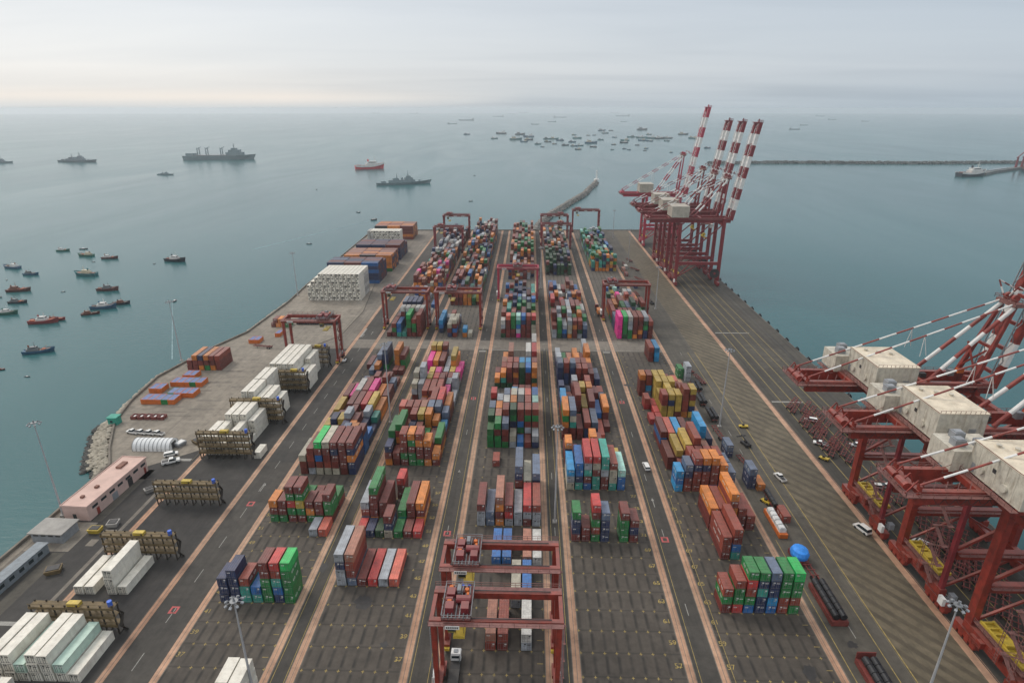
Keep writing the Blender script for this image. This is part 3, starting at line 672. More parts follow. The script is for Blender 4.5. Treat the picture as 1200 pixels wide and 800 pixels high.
# reefers
RG = 'white refrigerated containers beside the brown racks'
RX = -120.6
def rb(y, cols, desc, ln=2, k=0): block('R', RX, [(k, ln, cols)], desc, RG, REEF, 2.92, y, 1, True)
rb(81.5, ['WW', 'WC', 'WW', '', '', '', ''], 'nearest white rows')
rb(96.8, ['WWW', 'WWW', 'WZ', 'WWW', 'WCW', 'WZ', 'W'], 'before front rack')
rb(123.0, ['W', 'C', '', 'WWW', 'W', '', ''], 'before second rack')
rb(176.5, [''] * 7, '')
rb(192.6, ['WWW', 'WWW', 'WW', 'WWW', 'W', '', ''], 'behind rack near tent')
rb(205.0, ['', 'WWWW', 'WWWW', 'WWWW', 'WWW', '', ''], 'second bay near tent')
rb(219.8, ['', 'WWWWW', 'WWWWW', 'WWWW', 'WWWW', 'WWW', ''], 'middle reefer group')
rb(232.6, ['', 'WWWWW', 'WWWWW', '', '', '', ''], 'middle group rear')
rb(248.6, ['', 'WWWWW', 'WWWWW', 'WWWWW', 'WWWWW', 'WWW', 'WWW'], 'far reefer group')
rb(261.0, ['', 'WWWWW', 'WWWWW', 'WWWWW', 'WWWWW', 'WWWW', ''], 'rear far group')
block('R', -101.2, [(0, 1, ['W'])], 'right end of brown rack', RG, REEF, 2.92, 190.5, 1, True)
block('R', -68.6, [(0, 1, ['WC', 'WWE', 'WWWWW', 'WWWWW'])], 'by near mast', 'white containers by the near floodlight mast', REEF, 2.86, 87.0, 1, True)
n0 = len(REEF)
for r in range(2):
    for c in range(13):
        hh = 7 if c > 2 else 4 + c
        for t in range(hh):
            add_c(REEF, -147.5 + c * 2.78, 387 + r * 12.6, t, 'W', 2, 0, f"white refrigerated container, {TN[t]} tier, {ordw(c)} column from left, {'front' if r == 0 else 'back'} half, white wharf wall", RG, r == 0 or t == hh - 1, True)
for c in range(11):
    for t in range(6):
        add_c(REEF, -148.0 + c * 2.78, 552, t, 'W', 2, 0, f"white refrigerated container, {TN[t]} tier, {ordw(c)} column from left, far white wharf wall", RG, True, True)
def build_container(c, reefer):
    body, roof, doors, unit = cont_meshes(c.col, c.ln, reefer)
    nm = 'refrigerated_container' if reefer else 'shipping_container'
    o = inst(nm, body, None, (c.x, c.y, c.z), R(90) if c.rz else 0, label=c.label, cat='container', group=c.group)
    inst('roof', roof, o)
    if LET[(c.col, c.ln, reefer)] and (c.t + int(c.x)) % 3 != 0: inst('side_lettering', LET[(c.col, c.ln, reefer)], o, kind='stuff')
    if c.unit and unit: inst('cooling_unit', unit[(c.t * 7 + int(c.x * 2.3)) % 4], o)
    else:
        k = (c.t * 5 + int(c.x * 3) + int(c.y)) % 3
        inst('door', doors[k], o, (-.56, 0, .18)); inst('door', doors[(k + 1) % 3], o, (.56, 0, .18))
def stuff_mesh(name, lst, label):
    m = MB(); cols = []
    for c in lst:
        k = len(m.v); w_ = CW / 2 - .02; Lg = LEN[c.ln]; h_ = CH
        x0, x1, y0, y1 = (c.x - w_, c.x + w_, c.y, c.y + Lg) if not c.rz else (c.x - Lg, c.x, c.y - w_, c.y + w_)
        m.box(x0 + .0, x1, y0, y1, c.z + .06, c.z + h_)
        v = random.uniform(.55, .95); b = COLS[c.col]; cols += [(b[0] * v, b[1] * v, b[2] * v, 1)] * 8
    me = m.mesh(name, M_stack); a = me.color_attributes.new('Col', 'FLOAT_COLOR', 'POINT'); a.data.foreach_set('color', [q for c in cols for q in c])
    o = bpy.data.objects.new(name, me); C.objects.link(o); tag(o, label, 'containers', None, 'stuff'); return o
def fence_(): pass
def split(lst, reefer, nmax):
    vis = sorted([c for c in lst if c.vis], key=lambda c: c.d)
    ind = vis[:nmax]; ids = set(map(id, ind)); rest = [c for c in lst if id(c) not in ids]
    for c in ind: build_container(c, reefer)
    return rest
def on_screen(c): return True
rest = split(DRY, False, 330)
stuff_mesh('stacked_containers', rest, 'dense mass of mixed coloured containers filling the inner and far yard stacks')
rest2 = split(REEF, True, 300)
if rest2: stuff_mesh('stacked_refrigerated_containers', rest2, 'remaining white refrigerated containers packed inside the white stacks')
for nm, x, y, z, lbl in (('M', 44.2, 382, 0, ''),):
    pass
# small orange boxes with striped covers at the wharf edge
def tray(x, y, n, label, slabs, stripe=True):
    t = thing('open_top_container', label, 'container', (x, y, .02), 0, 'orange open-top containers on the wharf')
    m = MB()
    m.box(0, 2.9, 0, 6, 0, .15)
    for q in ((0, .12, 0, 6), (2.78, 2.9, 0, 6), (.121, 2.779, 0, .12), (.121, 2.779, 5.88, 6)): m.box(*q, .151, 2.3)
    for i in range(4): m.box(.3 + i * .6, .42 + i * .6, -.05, -.001, .1, 2.2)
    m.obj('body', slabs, t)
    c = MB(); 
    for i in range(5): c.box(.13 + i * .53, .56 + i * .53, .13, 5.87, 2.02 + .0, 2.2)
    c.obj('cover', M_tray, t); return t
M_tray = simple('blue_grey_tarp_strips', (.16, .20, .36), .6, 0, .25)
gi = 0
for (x, y, n, nm) in ((-169.5, 232.5, 5, 'front row'), (-161.5, 239.2, 4, 'second row'), (-172.5, 243.5, 2, 'inner row'), (-166.5, 250.5, 5, 'third row'), (-165, 258.5, 2, 'row by red stack')):
    for i in range(n):
        tray(x + i * 3.0, y, 1, f"orange open-top container, blue striped cover, {ordw(i)} from left, {nm} near sea wall", [M_org] if (i + n) % 4 else [CM['G']]); gi += 1
for x, y, s in ((-154, 306, 'nearer'), (-151, 306, 'further right nearer'), (-143.5, 316.5, 'far')): tray(x, y, 1, f"lone orange open-top container, {s} one beyond left gantry crane", [M_org])

# reefer racks
def rack(x0, x1, y, nlev, label):
    t = thing('reefer_rack', label, 'steel rack', (x0, y, 0), 0, 'brown multi-level service racks')
    Wd = x1 - x0; n = int(round(Wd / 2.92)); st = Wd / n; H_ = nlev * 2.62
    for i in range(n + 1):
        m = MB()
        for yy in (0, 1.7): m.box(i * st - .14, i * st + .14, yy, yy + .25, 0, H_ + .9)
        for l in range(nlev + 1): m.box(i * st - .08, i * st + .08, .251, 1.699, l * 2.62 + .1, l * 2.62 + .3)
        m.obj('post', M_rackd, t)
    for l in range(1, nlev + 1):
        m = MB(); z = l * 2.62
        m.box(-.3, Wd + .3, -.1, 2.05, z + .301, z + .42); m.obj('walkway', M_rack, t)
        m = MB(); m.box(-.3, Wd + .3, -.16, -.101, z - .25, z + .45); 
        for q in (1.3,): m.box(-.3, Wd + .3, -.16, -.10, z + q, z + q + .09)
        for i in range(n + 1): m.box(i * st - .04, i * st + .04, -.155, -.102, z + .501, z + 1.3)
        m.obj('railing', M_rack, t)
    m = MB(); m.box(Wd * .45, Wd * .45 + 3.0, .2, 1.5, H_ + .43, H_ + 1.3); m.obj('control_box', M_yel, t)
    m = MB(); m.tube((Wd - .9, .9, H_ + .43), (Wd - .9, .9, H_ + 1.8), .55, .55, 10); m.obj('water_drum', M_bluebox, t)
    m = MB()
    for l in range(nlev): m.beam((Wd + .9, .2 if l % 2 else 1.8, l * 2.62), (Wd + .9, 1.8 if l % 2 else .2, l * 2.62 + 2.62), .7, .18)
    m.obj('stair', M_rackd, t)
    return t
for x0, x1, y, n, l in ((-120.6, -100.2, 110.2, 3, 'brown steel rack nearest the camera, behind the front white containers'), (-120.6, -100.2, 136.4, 3, 'brown steel rack behind three-high white container stack'),
                        (-120.6, -100.2, 161.8, 3, 'brown empty steel rack standing alone between the reefer groups'), (-120.6, -101.5, 189.6, 4, 'brown steel rack with white containers behind it, right of white tent'),
                        (-120.6, -100.2, 216.2, 4, 'brown steel rack in front of the middle reefer group'), (-112, -100.2, 245.0, 4, 'short brown steel rack in front of far reefer group'), (-110.5, -99.8, 274.9, 4, 'short brown steel rack behind far reefers by the gantry leg')):
    rack(x0, x1, y, n, l)

# ------------------------------------------------------------ cranes
def rtg(xa, xb, yn, yf, label, mat, trol=0.12, hz=22.5, detail=True, loaded=False):
    t = thing('gantry_crane', label, 'gantry crane', (xa, yn, 0), 0, 'red rubber-tyred gantry cranes over the container blocks')
    Wd = xb - xa; D = yf - yn
    for x in (0, Wd):
        for y in (0, D):
            m = MB(); m.beam((x, y, 2.6), (x, y, hz - .8), .8, .95, 1.2, 1.1); m.obj('leg', mat, t)
            m = MB(); m.box(x - .75, x + .75, y - 1.7, y + 1.7, 1.5, 2.3); m.obj('bogie_frame', mat, t)
            for yy in (y - 1.1, y + 1.1):
                m = MB(); m.tube((x - .45, yy, .8), (x + .45, yy, .8), .78, .78, 12); m.obj('wheel', M_tyre, t)
        m = MB(); m.box(x - .55, x + .55, -.4, D + .4, 2.301, 3.4); m.obj('sill_beam', mat, t)
    for y in (0, D):
        m = MB(); m.box(-.9, Wd + .9, y - .5, y + .5, hz - .8, hz + .7)
        for i in range(1, 13): m.box(Wd * i / 13 - .06, Wd * i / 13 + .06, y - .56, y - .501, hz - .8, hz + .7)
        m.obj('girder', mat, t)
        s = 1.7 if y else -1.7
        m = MB(); m.box(-.9, Wd + .9, y + min(s, 0) * 1.0 + (0.601 if y else 0), y + (s if y else -.601), hz + .35, hz + .45) if False else m.box(-.9, Wd + .9, (y + .601) if y else (y - 1.7), (y + 1.7) if y else (y - .601), hz + .35, hz + .45)
        m.rail([(-.9, y + s, hz + .45), (Wd + .9, y + s, hz + .45)], 1.1, 2.4, .08); m.obj('walkway', simple_grey_red, t)
        m = MB(); m.box(1.5, Wd - 1.5, y - .1, y + .1, hz + .901, hz + 1.05); m.obj('trolley_rail', M_dark, t)
    for q in (-.9, Wd + .1): m = MB(); m.box(q, q + .8, .601, D - .601, hz - .5, hz + .5); m.obj('end_tie', mat, t)
    # trolley
    tx = 1.2 + (Wd - 8.4) * trol
    m = MB(); m.box(tx, tx + 6, -.9, D + .9, hz + 1.06, hz + 1.35); m.obj('trolley', M_trol, t); m = MB(); m.rail([(tx, -.9, hz + 1.35), (tx + 6, -.9, hz + 1.35), (tx + 6, D + .9, hz + 1.35), (tx, D + .9, hz + 1.35), (tx, -.9, hz + 1.35)], 1.2, 1.5, .09)
    for q in range(7): m.box(tx + .3 + q * .8, tx + .5 + q * .8, -.6, D + .6, hz + 1.351, hz + 1.5 + (q % 3) * .12)
    m.obj('trolley_railing', M_gsteel if detail else simple_grey_red, t)
    tr = MB(); tr.box(tx + .6, tx + 2.3, .6, 2.6, hz + 1.36, hz + 2.9); tr.box(tx + 3.8, tx + 5.4, .6, 2.6, hz + 1.36, hz + 2.9); tr.tube((tx + 2.6, D * .5, hz + 2.2), (tx + 5.6, D * .5, hz + 2.2), .85, .85, 12); tr.box(tx + .5, tx + 2.2, D - 3, D - 1, hz + 1.36, hz + 2.7)
    tr.tube((tx + .4, D * .5, hz + 2.1), (tx + 1.9, D * .5, hz + 2.1), .55, .55, 10)
    tr.obj('hoist', M_redfar, t)
    tr = MB()
    for q in ((1.2, 3.2), (4.4, 3.4), (1.2, D - .6), (4.6, D - 1.2)): tr = MB(); tr.tube((tx + q[0], q[1], hz + 1.36), (tx + q[0], q[1], hz + 2.5), .5, .45, 10); tr.obj('hoist_motor', M_org if detail else mat, t)
    tr = MB(); tr.box(tx + 2.6, tx + 3.4, D - 2.4, D - .6, hz + 1.36, hz + 3.2); tr.obj('control_cabinet', M_gsteel, t)
    m = MB(); m.box(tx + 1.0, tx + 2.7, .3, 2.1, hz - 3.3, hz - 1.4); c = m.obj('operator_cab', M_cab, t)
    m = MB(); m.box(tx + 1.1, tx + 2.6, .24, .299, hz - 2.9, hz - 1.8); m.obj('cab_window', M_glass, c)
    # spreader with ropes
    zs = hz - 5.5; m = MB(); m.box(tx + 2.0, tx + 4.4, D * .5 - 3, D * .5 + 3, zs, zs + .45)
    m.obj('spreader', M_yel, t)
    m = MB()
    for q in ((2.3, -2), (4.1, -2), (2.3, 2), (4.1, 2)): m.beam((tx + q[0], D * .5 + q[1], zs + .45), (tx + q[0], D * .5 + q[1], hz + 1.06), .06)
    m.obj('rope', M_dark, t)
    if detail:
        for x, sgn in ((0, -1), (Wd, 1)):
            for y in (0, D):
                m = MB(); m.rail([(x + sgn * .9, y - .3, 4), (x + sgn * .9, y + .4, 4)], hz - 6, .7, .07)
                k = 4.3
                while k < hz - 2: m.beam((x + sgn * .9, y - .3, k), (x + sgn * .9, y + .4, k), .06); k += .7
                m.obj('ladder', M_gsteel, t)
            m = MB(); m.box(x + sgn * .95 - .35, x + sgn * .95 + .35, D * .35, D * .65, 3.5, 4.9); m.obj('leg_box', M_gsteel, t)
            m = MB(); m.box(x - .75, x + .75, -2.3, -1.75, .9, 1.7); m.obj('bumper', M_yel, t)
        for k in range(5):
            m = MB(); m.box(tx + 1 + k * .9, tx + 1.5 + k * .9, D * .5 + 1.2 + (k % 2), D * .5 + 1.9 + (k % 2), hz + 1.36, hz + 1.9 + (k % 3) * .4); m.obj('hoist_part', (M_dark, M_red, M_gsteel, M_trol, M_org)[k], t)
        m = MB(); m.tube((Wd * .5, D + .9, hz - .1), (Wd * .5 + 4, D + .9, hz - .1), .25, .25, 8); m.obj('cable_drum', M_dark, t)
    # power unit and sign plates
    m = MB(); m.box(-1.5, -.56, D * .25, D * .78, 3.0, 5.6); m.obj('power_unit', M_wht if detail else mat, t)
    for fx in (.10, .42, .72):
        m = MB(); m.box(Wd * fx, Wd * fx + 2.9, -1.80, -1.72, hz - .3, hz + .6); m.mi = 1
        for i in range(6): m.box(Wd * fx + .25 + i * .42, Wd * fx + .5 + i * .42, -1.83, -1.801, hz - .05, hz + .4)
        if fx < .2 or not detail: m.obj('sign_plate', [M_wht, M_dark], t)
    # stair on a leg
    m = MB(); z = 3.4; f = 0
    while z < hz - 2:
        m.beam((Wd + 1.1, .8 + (f % 2) * 2.4, z), (Wd + 1.1, 3.2 - (f % 2) * 2.4, z + 2.4), .6, .14); m.box(Wd + .76, Wd + 1.5, .4 if f % 2 else 3.2, .8 if f % 2 else 3.6, z + 2.3, z + 2.42); z += 2.4; f += 1
    m.obj('stair', simple_grey_red, t)
    return t
M_cab = simple('cab_olive_yellow', (.22, .17, .03), .5, 0, .2)
M_trol = simple('trolley_dark_red', (.10, .022, .018), .6, 0, .4, 1.0, .5)
simple_grey_red = simple('weathered_red_railing', (.22, .10, .085), .6, 0, .3, 1.0)
M_rtgf = M_redfar
rtg(-18.6, 7.0, 93.6, 101.2, 'red gantry crane nearest the camera spanning the empty slots of middle block', M_red, .03, 23.8)
rtg(-18.6, 7.0, 109.0, 116.6, 'red gantry crane directly behind the nearest one, over low mixed containers', M_red, .06, 23.8)
rtg(-122.0, -96.4, 280.5, 288.5, 'red gantry crane on the left with two tall white-braced legs behind white reefers', M_red, .92)
rtg(-84.2, -58.6, 332.5, 340.5, 'red gantry crane over far left block, trolley at its left end', M_red, .03)
rtg(-53.4, -27.8, 332.5, 340.5, 'red gantry crane right of its twin, trolley near its left middle', M_red, .3)
rtg(-20.0, 6.0, 389, 397, 'slender crimson gantry crane over the far middle block', M_magred, .5)
rtg(46.2, 72.6, 351, 359, 'red gantry crane above the pink-cornered stack by the quay road', M_red, .02)
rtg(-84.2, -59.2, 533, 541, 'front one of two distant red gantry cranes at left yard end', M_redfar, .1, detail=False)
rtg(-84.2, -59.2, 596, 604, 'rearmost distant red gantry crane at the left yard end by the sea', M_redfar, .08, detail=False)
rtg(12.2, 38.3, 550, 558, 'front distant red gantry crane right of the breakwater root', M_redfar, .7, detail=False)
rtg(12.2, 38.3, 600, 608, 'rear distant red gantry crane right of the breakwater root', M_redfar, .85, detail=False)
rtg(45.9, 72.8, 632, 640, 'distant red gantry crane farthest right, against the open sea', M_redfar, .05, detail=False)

def banded(m, a, b, r, n=8, start=0, box=False, h=None):
    a = Vector(a); b = Vector(b)
    for i in range(n):
        m.mi = (i + start) % 2; p = a.lerp(b, i / n); q = a.lerp(b, (i + 1) / n)
        if box: m.beam(p, q, r, h or r)
        else: m.tube(p, q, r, r, 8, False)
    m.mi = 0
def sts(Y0, label, mat, hg=39.5, apex=72.0, boomL=66, near=True, angle=80, X0=107.5):
    t = thing('ship_to_shore_crane', label, 'quay crane', (X0, Y0, 0), 0, 'red ship-to-shore quay cranes')
    G = 30.5; gt = hg + 3.4; L0, L1, g1, g2 = (-17.5, 0.0, .2, 9.2) if near else (0.0, 18.0, 2.2, 11.8)
    far_ = not near
    for x in (0, G):
        for y in (L0, L1):
            thin = near and y == L0; m = MB(); m.beam((x, y, 5.2), (x, y, hg if x == 0 or thin else gt), 1.0 if thin else (2.1 if far_ else 1.6), 1.2 if thin else 2.2); m.obj('leg', M_redfar if thin else mat, t)
            if far_: m = MB(); m.beam((x - .2, y + .9, 6), (x - .2, y + .9, hg), .5); m.rail([(x + 1.2, y, z_) for z_ in (17, 17.01)], 1, 1, .1); m.beam((x, y, 6), (x + (9 if x == 0 else -9), y, 15.5), .6); m.obj('leg_brace', mat, t)
            m = MB(); m.box(x - .8, x + .8, y - 4.2, y + 4.2, 1.7, 3.3)
            for q in (-3, -1, 1, 3): m.box(x - .7, x + .7, y + q - .7, y + q + .7, .75, 1.7)
            b = m.obj('bogie', mat, t)
            m = MB()
            for q in (-3.3, -2.3, -1.3, -.3, .7, 1.7, 2.7, 3.5): m.tube((x - .25, y + q, .45), (x + .25, y + q, .45), .40, .40, 8)
            m.obj('wheels', M_dark, b, kind=None)
        m = MB(); m.box(x - .9, x + .9, L0 - 1, L1 + 1, 3.9, 5.9); m.obj('sill_beam', mat, t)
        m = MB(); m.box(x - .8, x + .8, L0 + 1.1, L1 - 1.1, hg - 2.2, hg - .4); (m.box(x - .8, x + .8, L1 + 1.1, g2 + .6, hg - 2.2, hg - .02) if near else None); m.obj('cross_beam', mat, t)
    for y in (L0, L1):
        m = MB(); m.box(.86, G - .76, y - .8, y + .8, 15.5, 17.6); m.obj('portal_beam', mat, t)
        m = MB(); m.beam((.8, y, 18), (G - .8, y, hg - 1), .7); m.obj('diagonal_brace', mat, t)
        m = MB(); m.beam((.8, y, 6.5), (G * .5, y, 15.4), .55); m.beam((G - .8, y, 6.5), (G * .5, y, 15.4), .55); m.obj('knee_brace', mat, t)
    # girders with backreach
    bx = -21.5; bh = 1.2 if near else 2.8
    for y in (g1, g2):
        m = MB(); m.box(bx, G + 5, y - .65, y + .65, hg, gt)
        for i in range(14): m.box(bx + 2 + i * 3.8, bx + 2.12 + i * 3.8, y - .71, y - .651, hg, gt)
        m.obj('girder', mat, t)
        s = -1 if y == g1 else 1
        m = MB(); m.box(bx, G + 4, min(y + s * .66, y + s * 1.9), max(y + s * .66, y + s * 1.9), gt - .9, gt - .8)
        m.rail([(bx, y + s * 1.9, gt - .8), (G + 4, y + s * 1.9, gt - .8)], 1.1, 2.6, .09); m.obj('walkway', simple_grey_red, t)
    for x in (bx, -8, 14, G + 3): m = MB(); m.box(x, x + 1.2, g1 + .66, g2 - .66, gt - 1.6, gt - .1); m.obj('girder_tie', mat, t)
    # back end machinery
    m = MB(); m.box(bx - 3, bx + 1.5, g1 - 1.5, g2 + 1.5, gt - .1, gt + .15) if False else m.box(bx - 3, bx - .01, g1 - 1.5, g2 + 1.5, gt - 1.2, gt - .95)
    m.rail([(bx, g1 - 1.5, gt - .95), (bx - 3, g1 - 1.5, gt - .95), (bx - 3, g2 + 1.5, gt - .95), (bx, g2 + 1.5, gt - .95)], 1.2, 1.5, .09)
    m.obj('tail_platform', simple_grey_red, t)
    m = MB(); m.tube((bx - 1.5, g1 + 1, gt + .1), (bx - 1.5, g1 + 4.5, gt + .1), 1.0, 1.0, 12); m.tube((bx - 1.5, g2 - 3.5, gt + .1), (bx - 1.5, g2 - .5, gt + .1), .8, .8, 12)
    for y in (g1, g1 + 3, g2 - 3, g2): m.beam((bx - 2.4, y, gt - .9), (bx - .2, y, gt + 2.4), .25); m.beam((bx + .8, y, gt + .02), (bx - .2, y, gt + 2.4), .25)
    m.obj('tail_sheave', mat, t)
    for y in (g1, g2):
        m = MB(); m.beam((bx + .5, y, gt), (bx + .5, y, gt + bh), .5, 1.2); m.obj('stay_bracket', mat, t)
    # machinery house
    hx0, hx1, hy0, hy1 = -5.5, 6.5, -7.8, 8.3
    if far_: hx0, hx1, hy0, hy1 = -7, 5, -1, 14
    z0 = gt + .6; z1 = z0 + 7.4
    m = MB()
    for y in (g1 - .3, g2 - .3, hy0 + .6): m.box(hx0, hx1, y, y + .5, gt + .02 if y > g1 - 1 else gt - .8, z0)
    h = m.obj('house_frame', mat, t)
    m = MB(); m.box(hx0, hx1, hy0, hy1, z0, z1)
    if near:
        for i in range(1, 6): m.box(hx0 - .05, hx0 - .001, hy0 + i * 2.7, hy0 + i * 2.7 + .14, z0, z1)
        for i in range(1, 5): m.box(hx0 + i * 2.4, hx0 + i * 2.4 + .14, hy0 - .05, hy0 - .001, z0, z1)
        m.box(hx0 - .06, hx0 - .002, hy0, hy1, z0, z0 + .25); m.box(hx0, hx1, hy0 - .06, hy0 - .002, z0, z0 + .25)
    h = m.obj('machinery_house', M_cream if near else M_creamd, t)
    m = MB(); m.box(hx0 - .15, hx1 + .15, hy0 - .15, hy1 + .15, z1, z1 + .22)
    m.obj('roof', M_roofc if near else M_creamd, h)
    m = MB(); nn = int((hx1 - hx0) / 1.1)
    for i in range(nn + 1):
        x = hx0 + i * (hx1 - hx0) / nn; m.box(x - .05, x + .05, hy0 - .15, hy0 - .09, z1 + .22, z1 + .9)
    m.box(hx0 - .15, hx1 + .15, hy0 - .16, hy0 - .10, z1 + .9, z1 + .97); m.box(hx0 - .18, hx0 - .12, hy0, hy1, z1 + .225, z1 + .36)
    if not far_:
        m.obj('roof_edge_rail', simple_grey_red, h)
        for i, (yy, zz, r_) in enumerate(((hy0 + 5, z0 + 2.2, .9), (hy0 + 12, z0 + 2.2, .9))):
            m = MB(); m.tube((hx0 - .5, yy, zz), (hx0 - .01, yy, zz), r_, r_, 14); m.obj('vent_hood', M_cream, h)
        m = MB(); m.box(hx0 - .09, hx0 - .051, hy0 + 8.2, hy0 + 9.2, z0 + 3.6, z0 + 4.6); m.obj('window', M_dark, h)
        m = MB(); m.box(hx0 - .09, hx0 - .051, hy0 + 14.0, hy0 + 15.0, z0 + .3, z0 + 2.5); m.obj('door', M_grey, h)
        for i in range(2):
            m = MB()
            for k in range(5): m.box(hx0 + 3 + i * 5, hx0 + 4.8 + i * 5, hy0 - .14, hy0 - .051, z0 + 2 + k * .3, z0 + 2.16 + k * .3)
            m.obj('louvre', M_grey, h)
        for i in range(3): m = MB(); m.tube((hx0 + 3 + i * 3, hy1 - 3 - i * 1.5, z1 + .221), (hx0 + 3 + i * 3, hy1 - 3 - i * 1.5, z1 + .8), .45, .6, 10); m.obj('roof_vent', M_cream, h)
        # electrical house
        m = MB(); m.box(hx0 - 3.8, hx1 - 4.6, hy1 + .01, hy1 + 8.5, z0 - 1, z0 + 4.4); e = m.obj('electrical_house', M_cream, t)
        m = MB()
        for q in ((hx0 - 2.6, hy1 + 2), (hx0 + 2.2, hy1 + 1.4), (hx0 - .6, hy1 + 5.4)):
            m.box(q[0], q[0] + 2.5, q[1], q[1] + 2.2, z0 + 4.41, z0 + 6.1); m.box(q[0] + .3, q[0] + 2.2, q[1] + .3, q[1] + 1.9, z0 + 6.105, z0 + 6.3)
        m.obj('air_conditioner', M_grey, e)
        m = MB(); m.box(hx0 - 1.6, hx0 - .02, hy0, hy1, z0 - .5, z0 - .35); m.rail([(hx0 - 1.6, hy0, z0 - .35), (hx0 - 1.6, hy1, z0 - .35)], 1.1, 2, .09); m.box(hx0 - 5.2, hx0 - 3.82, hy1, hy1 + 8.5, z0 - 1.5, z0 - 1.35); m.rail([(hx0 - 5.2, hy1, z0 - 1.35), (hx0 - 5.2, hy1 + 8.5, z0 - 1.35)], 1.1, 2, .09); m.obj('house_walkway', simple_grey_red, t)
    # A-frame
    ax = G + (5.2 if near else .5); sb = 15.5 if near else 9.0
    if near: apex = 67.6
    for y in (g1 + .5, g2 - .5):
        yt = y if far_ else (1.2 if y < 5 else 6.4); m = MB(); m.beam((G - 1, y, gt), (ax, yt, apex), 1.2, 1.2, .8, .8) if near else m.beam((G - 2, y, gt), (ax, y, apex), 1.2, 1.2, .8, .8); m.obj('mast_leg', mat, t)
        m = MB(); banded(m, (sb, y, gt + .1), (ax - .5, yt, apex - 1), .6, 6, 0); m.obj('mast_strut', [mat, M_wht], t)
        m = MB(); banded(m, (bx + .5, y + (-.3 if y < 5 else .3), gt + bh - .1), (ax - .4, yt, apex + .3), .26, 12, 0); m.obj('back_stay', [mat, M_wht], t)
        px = sb - 4; f = (px - bx - .5) / (ax - .9 - bx); py = y + (yt - y) * f; pz = gt + bh + (apex - gt - bh) * f; zb = pz - 6.5 if near else gt + 1
        m = MB(); m.beam((px, py, pz), (px - .2, y, zb), .13); m.beam((px, py, pz), (px + 1.6, y, zb + .3), .13)
        m.obj('stay_hanger', M_wht, t)
    m = MB(); ya_, yb_ = (g1, g2) if far_ else (.8, 6.8); m.box(ax - 1.4, ax + 1.4, ya_ - 1, yb_ + 1, apex - .6, apex + .5); m.rail([(ax - 1.8, ya_ - 1.2, apex + .5), (ax + 1.8, ya_ - 1.2, apex + .5), (ax + 1.8, yb_ + 1.2, apex + .5), (ax - 1.8, yb_ + 1.2, apex + .5), (ax - 1.8, ya_ - 1.2, apex + .5)], 1.2, 1.5, .1); m.obj('apex_platform', simple_grey_red, t)
    for y in (ya_ + 1.5, yb_ - 1.5): m = MB(); m.tube((ax, y - .4, apex + 1.6), (ax, y + .4, apex + 1.6), 1.1, 1.1, 12); m.obj('apex_sheave', mat, t)
    m = MB(); m.beam((G + (1.8 if near else -.2), g1 + .5, gt + (apex - gt) * .45), (G + (1.8 if near else -.2), g2 - .9, gt + (apex - gt) * .45), .8); m.beam((G - 1, g1 + .5, gt + 2), (G, g2 - .5, gt + (apex - gt) * .42), .45); m.beam((G - 1, g2 - .5, gt + 2), (G, g1 + .5, gt + (apex - gt) * .42), .45); m.obj('mast_tie', mat, t)
    # boom, raised
    hx = G + 5.2; ang = R(angle); dx_, dz_ = math.cos(ang), math.sin(ang)
    def bp(s, off=0): return (hx + dx_ * s - dz_ * off, 0, hg + 1.7 + dz_ * s + dx_ * off)
    for y in (g1 + .6, g2 - .6):
        m = MB(); a = bp(0); b = bp(boomL); banded(m, (a[0], y, a[2]), (b[0], y, b[2]), 1.3 if near else 2.2, 9, 0, True, 2.3 if near else 3.3); m.obj('boom_girder', [mat, M_wht], t)
        m = MB(); p = bp(2, 2.3); q = bp(boomL - 4, 2.3); m.beam((p[0], y, p[2]), (q[0], y, q[2]), .28)
        s = 2
        while s < boomL - 6:
            a = bp(s, .6); b = bp(s + 3.2, 2.3); c_ = bp(s + 6.4, .6); m.beam((a[0], y, a[2]), (b[0], y, b[2]), .2); m.beam((b[0], y, b[2]), (c_[0], y, c_[2]), .2); s += 6.4
        m.obj('boom_lattice', M_gsteel if near else M_wht, t)
        m = MB(); a = bp(boomL * .45, 1.5); banded(m, (ax + .3, yt if near else y, apex), (a[0] - 5, y, (a[2] + apex) * .5 + 4), .22, 3, 0); banded(m, (a[0] - 5, y, (a[2] + apex) * .5 + 4), (a[0], y, a[2]), .22, 3, 1); m.obj('fore_stay', [mat, M_wht], t)
    m = MB()
    for s in [4 + i * 8 for i in range(int(boomL / 8))] + [boomL - 1]:
        a = bp(s); m.box(a[0] - .5, a[0] + .5, g1 + 1.3, g2 - 1.3, a[2] - .5, a[2] + .5)
    m.obj('boom_tie', mat, t)
    m = MB(); a = bp(boomL); m.box(a[0] - 2.2, a[0] + 1.4, g1 - .8, g2 + .8, a[2], a[2] + .4); m.rail([(a[0] - 2.2, g1 - .8, a[2] + .4), (a[0] + 1.4, g1 - .8, a[2] + .4), (a[0] + 1.4, g2 + .8, a[2] + .4)], 1.2, 1.5, .12); m.box(a[0] - 1.2, a[0] - .6, g1 + 1, g1 + 1.6, a[2] + .4, a[2] + 2.4); m.obj('boom_tip_platform', mat, t)
    # trolley with cab under girders
    m = MB(); m.box(16, 22, g1 + .3, g2 - .3, hg - 1.4, hg - .9); m.tube((17.5, g1 + 2, hg - .4), (17.5, g2 - 2, hg - .4), .5, .5, 8); m.obj('trolley', simple_grey_red, t)
    m = MB(); m.box(22.2, 24.6, g1 + 2.8, g1 + 5.8, hg - 4.2, hg - 1.5); c = m.obj('operator_cab', M_wht, t); m = MB(); m.box(24.601, 24.65, g1 + 3, g1 + 5.6, hg - 3.8, hg - 2.2); m.obj('cab_window', M_glass, c)
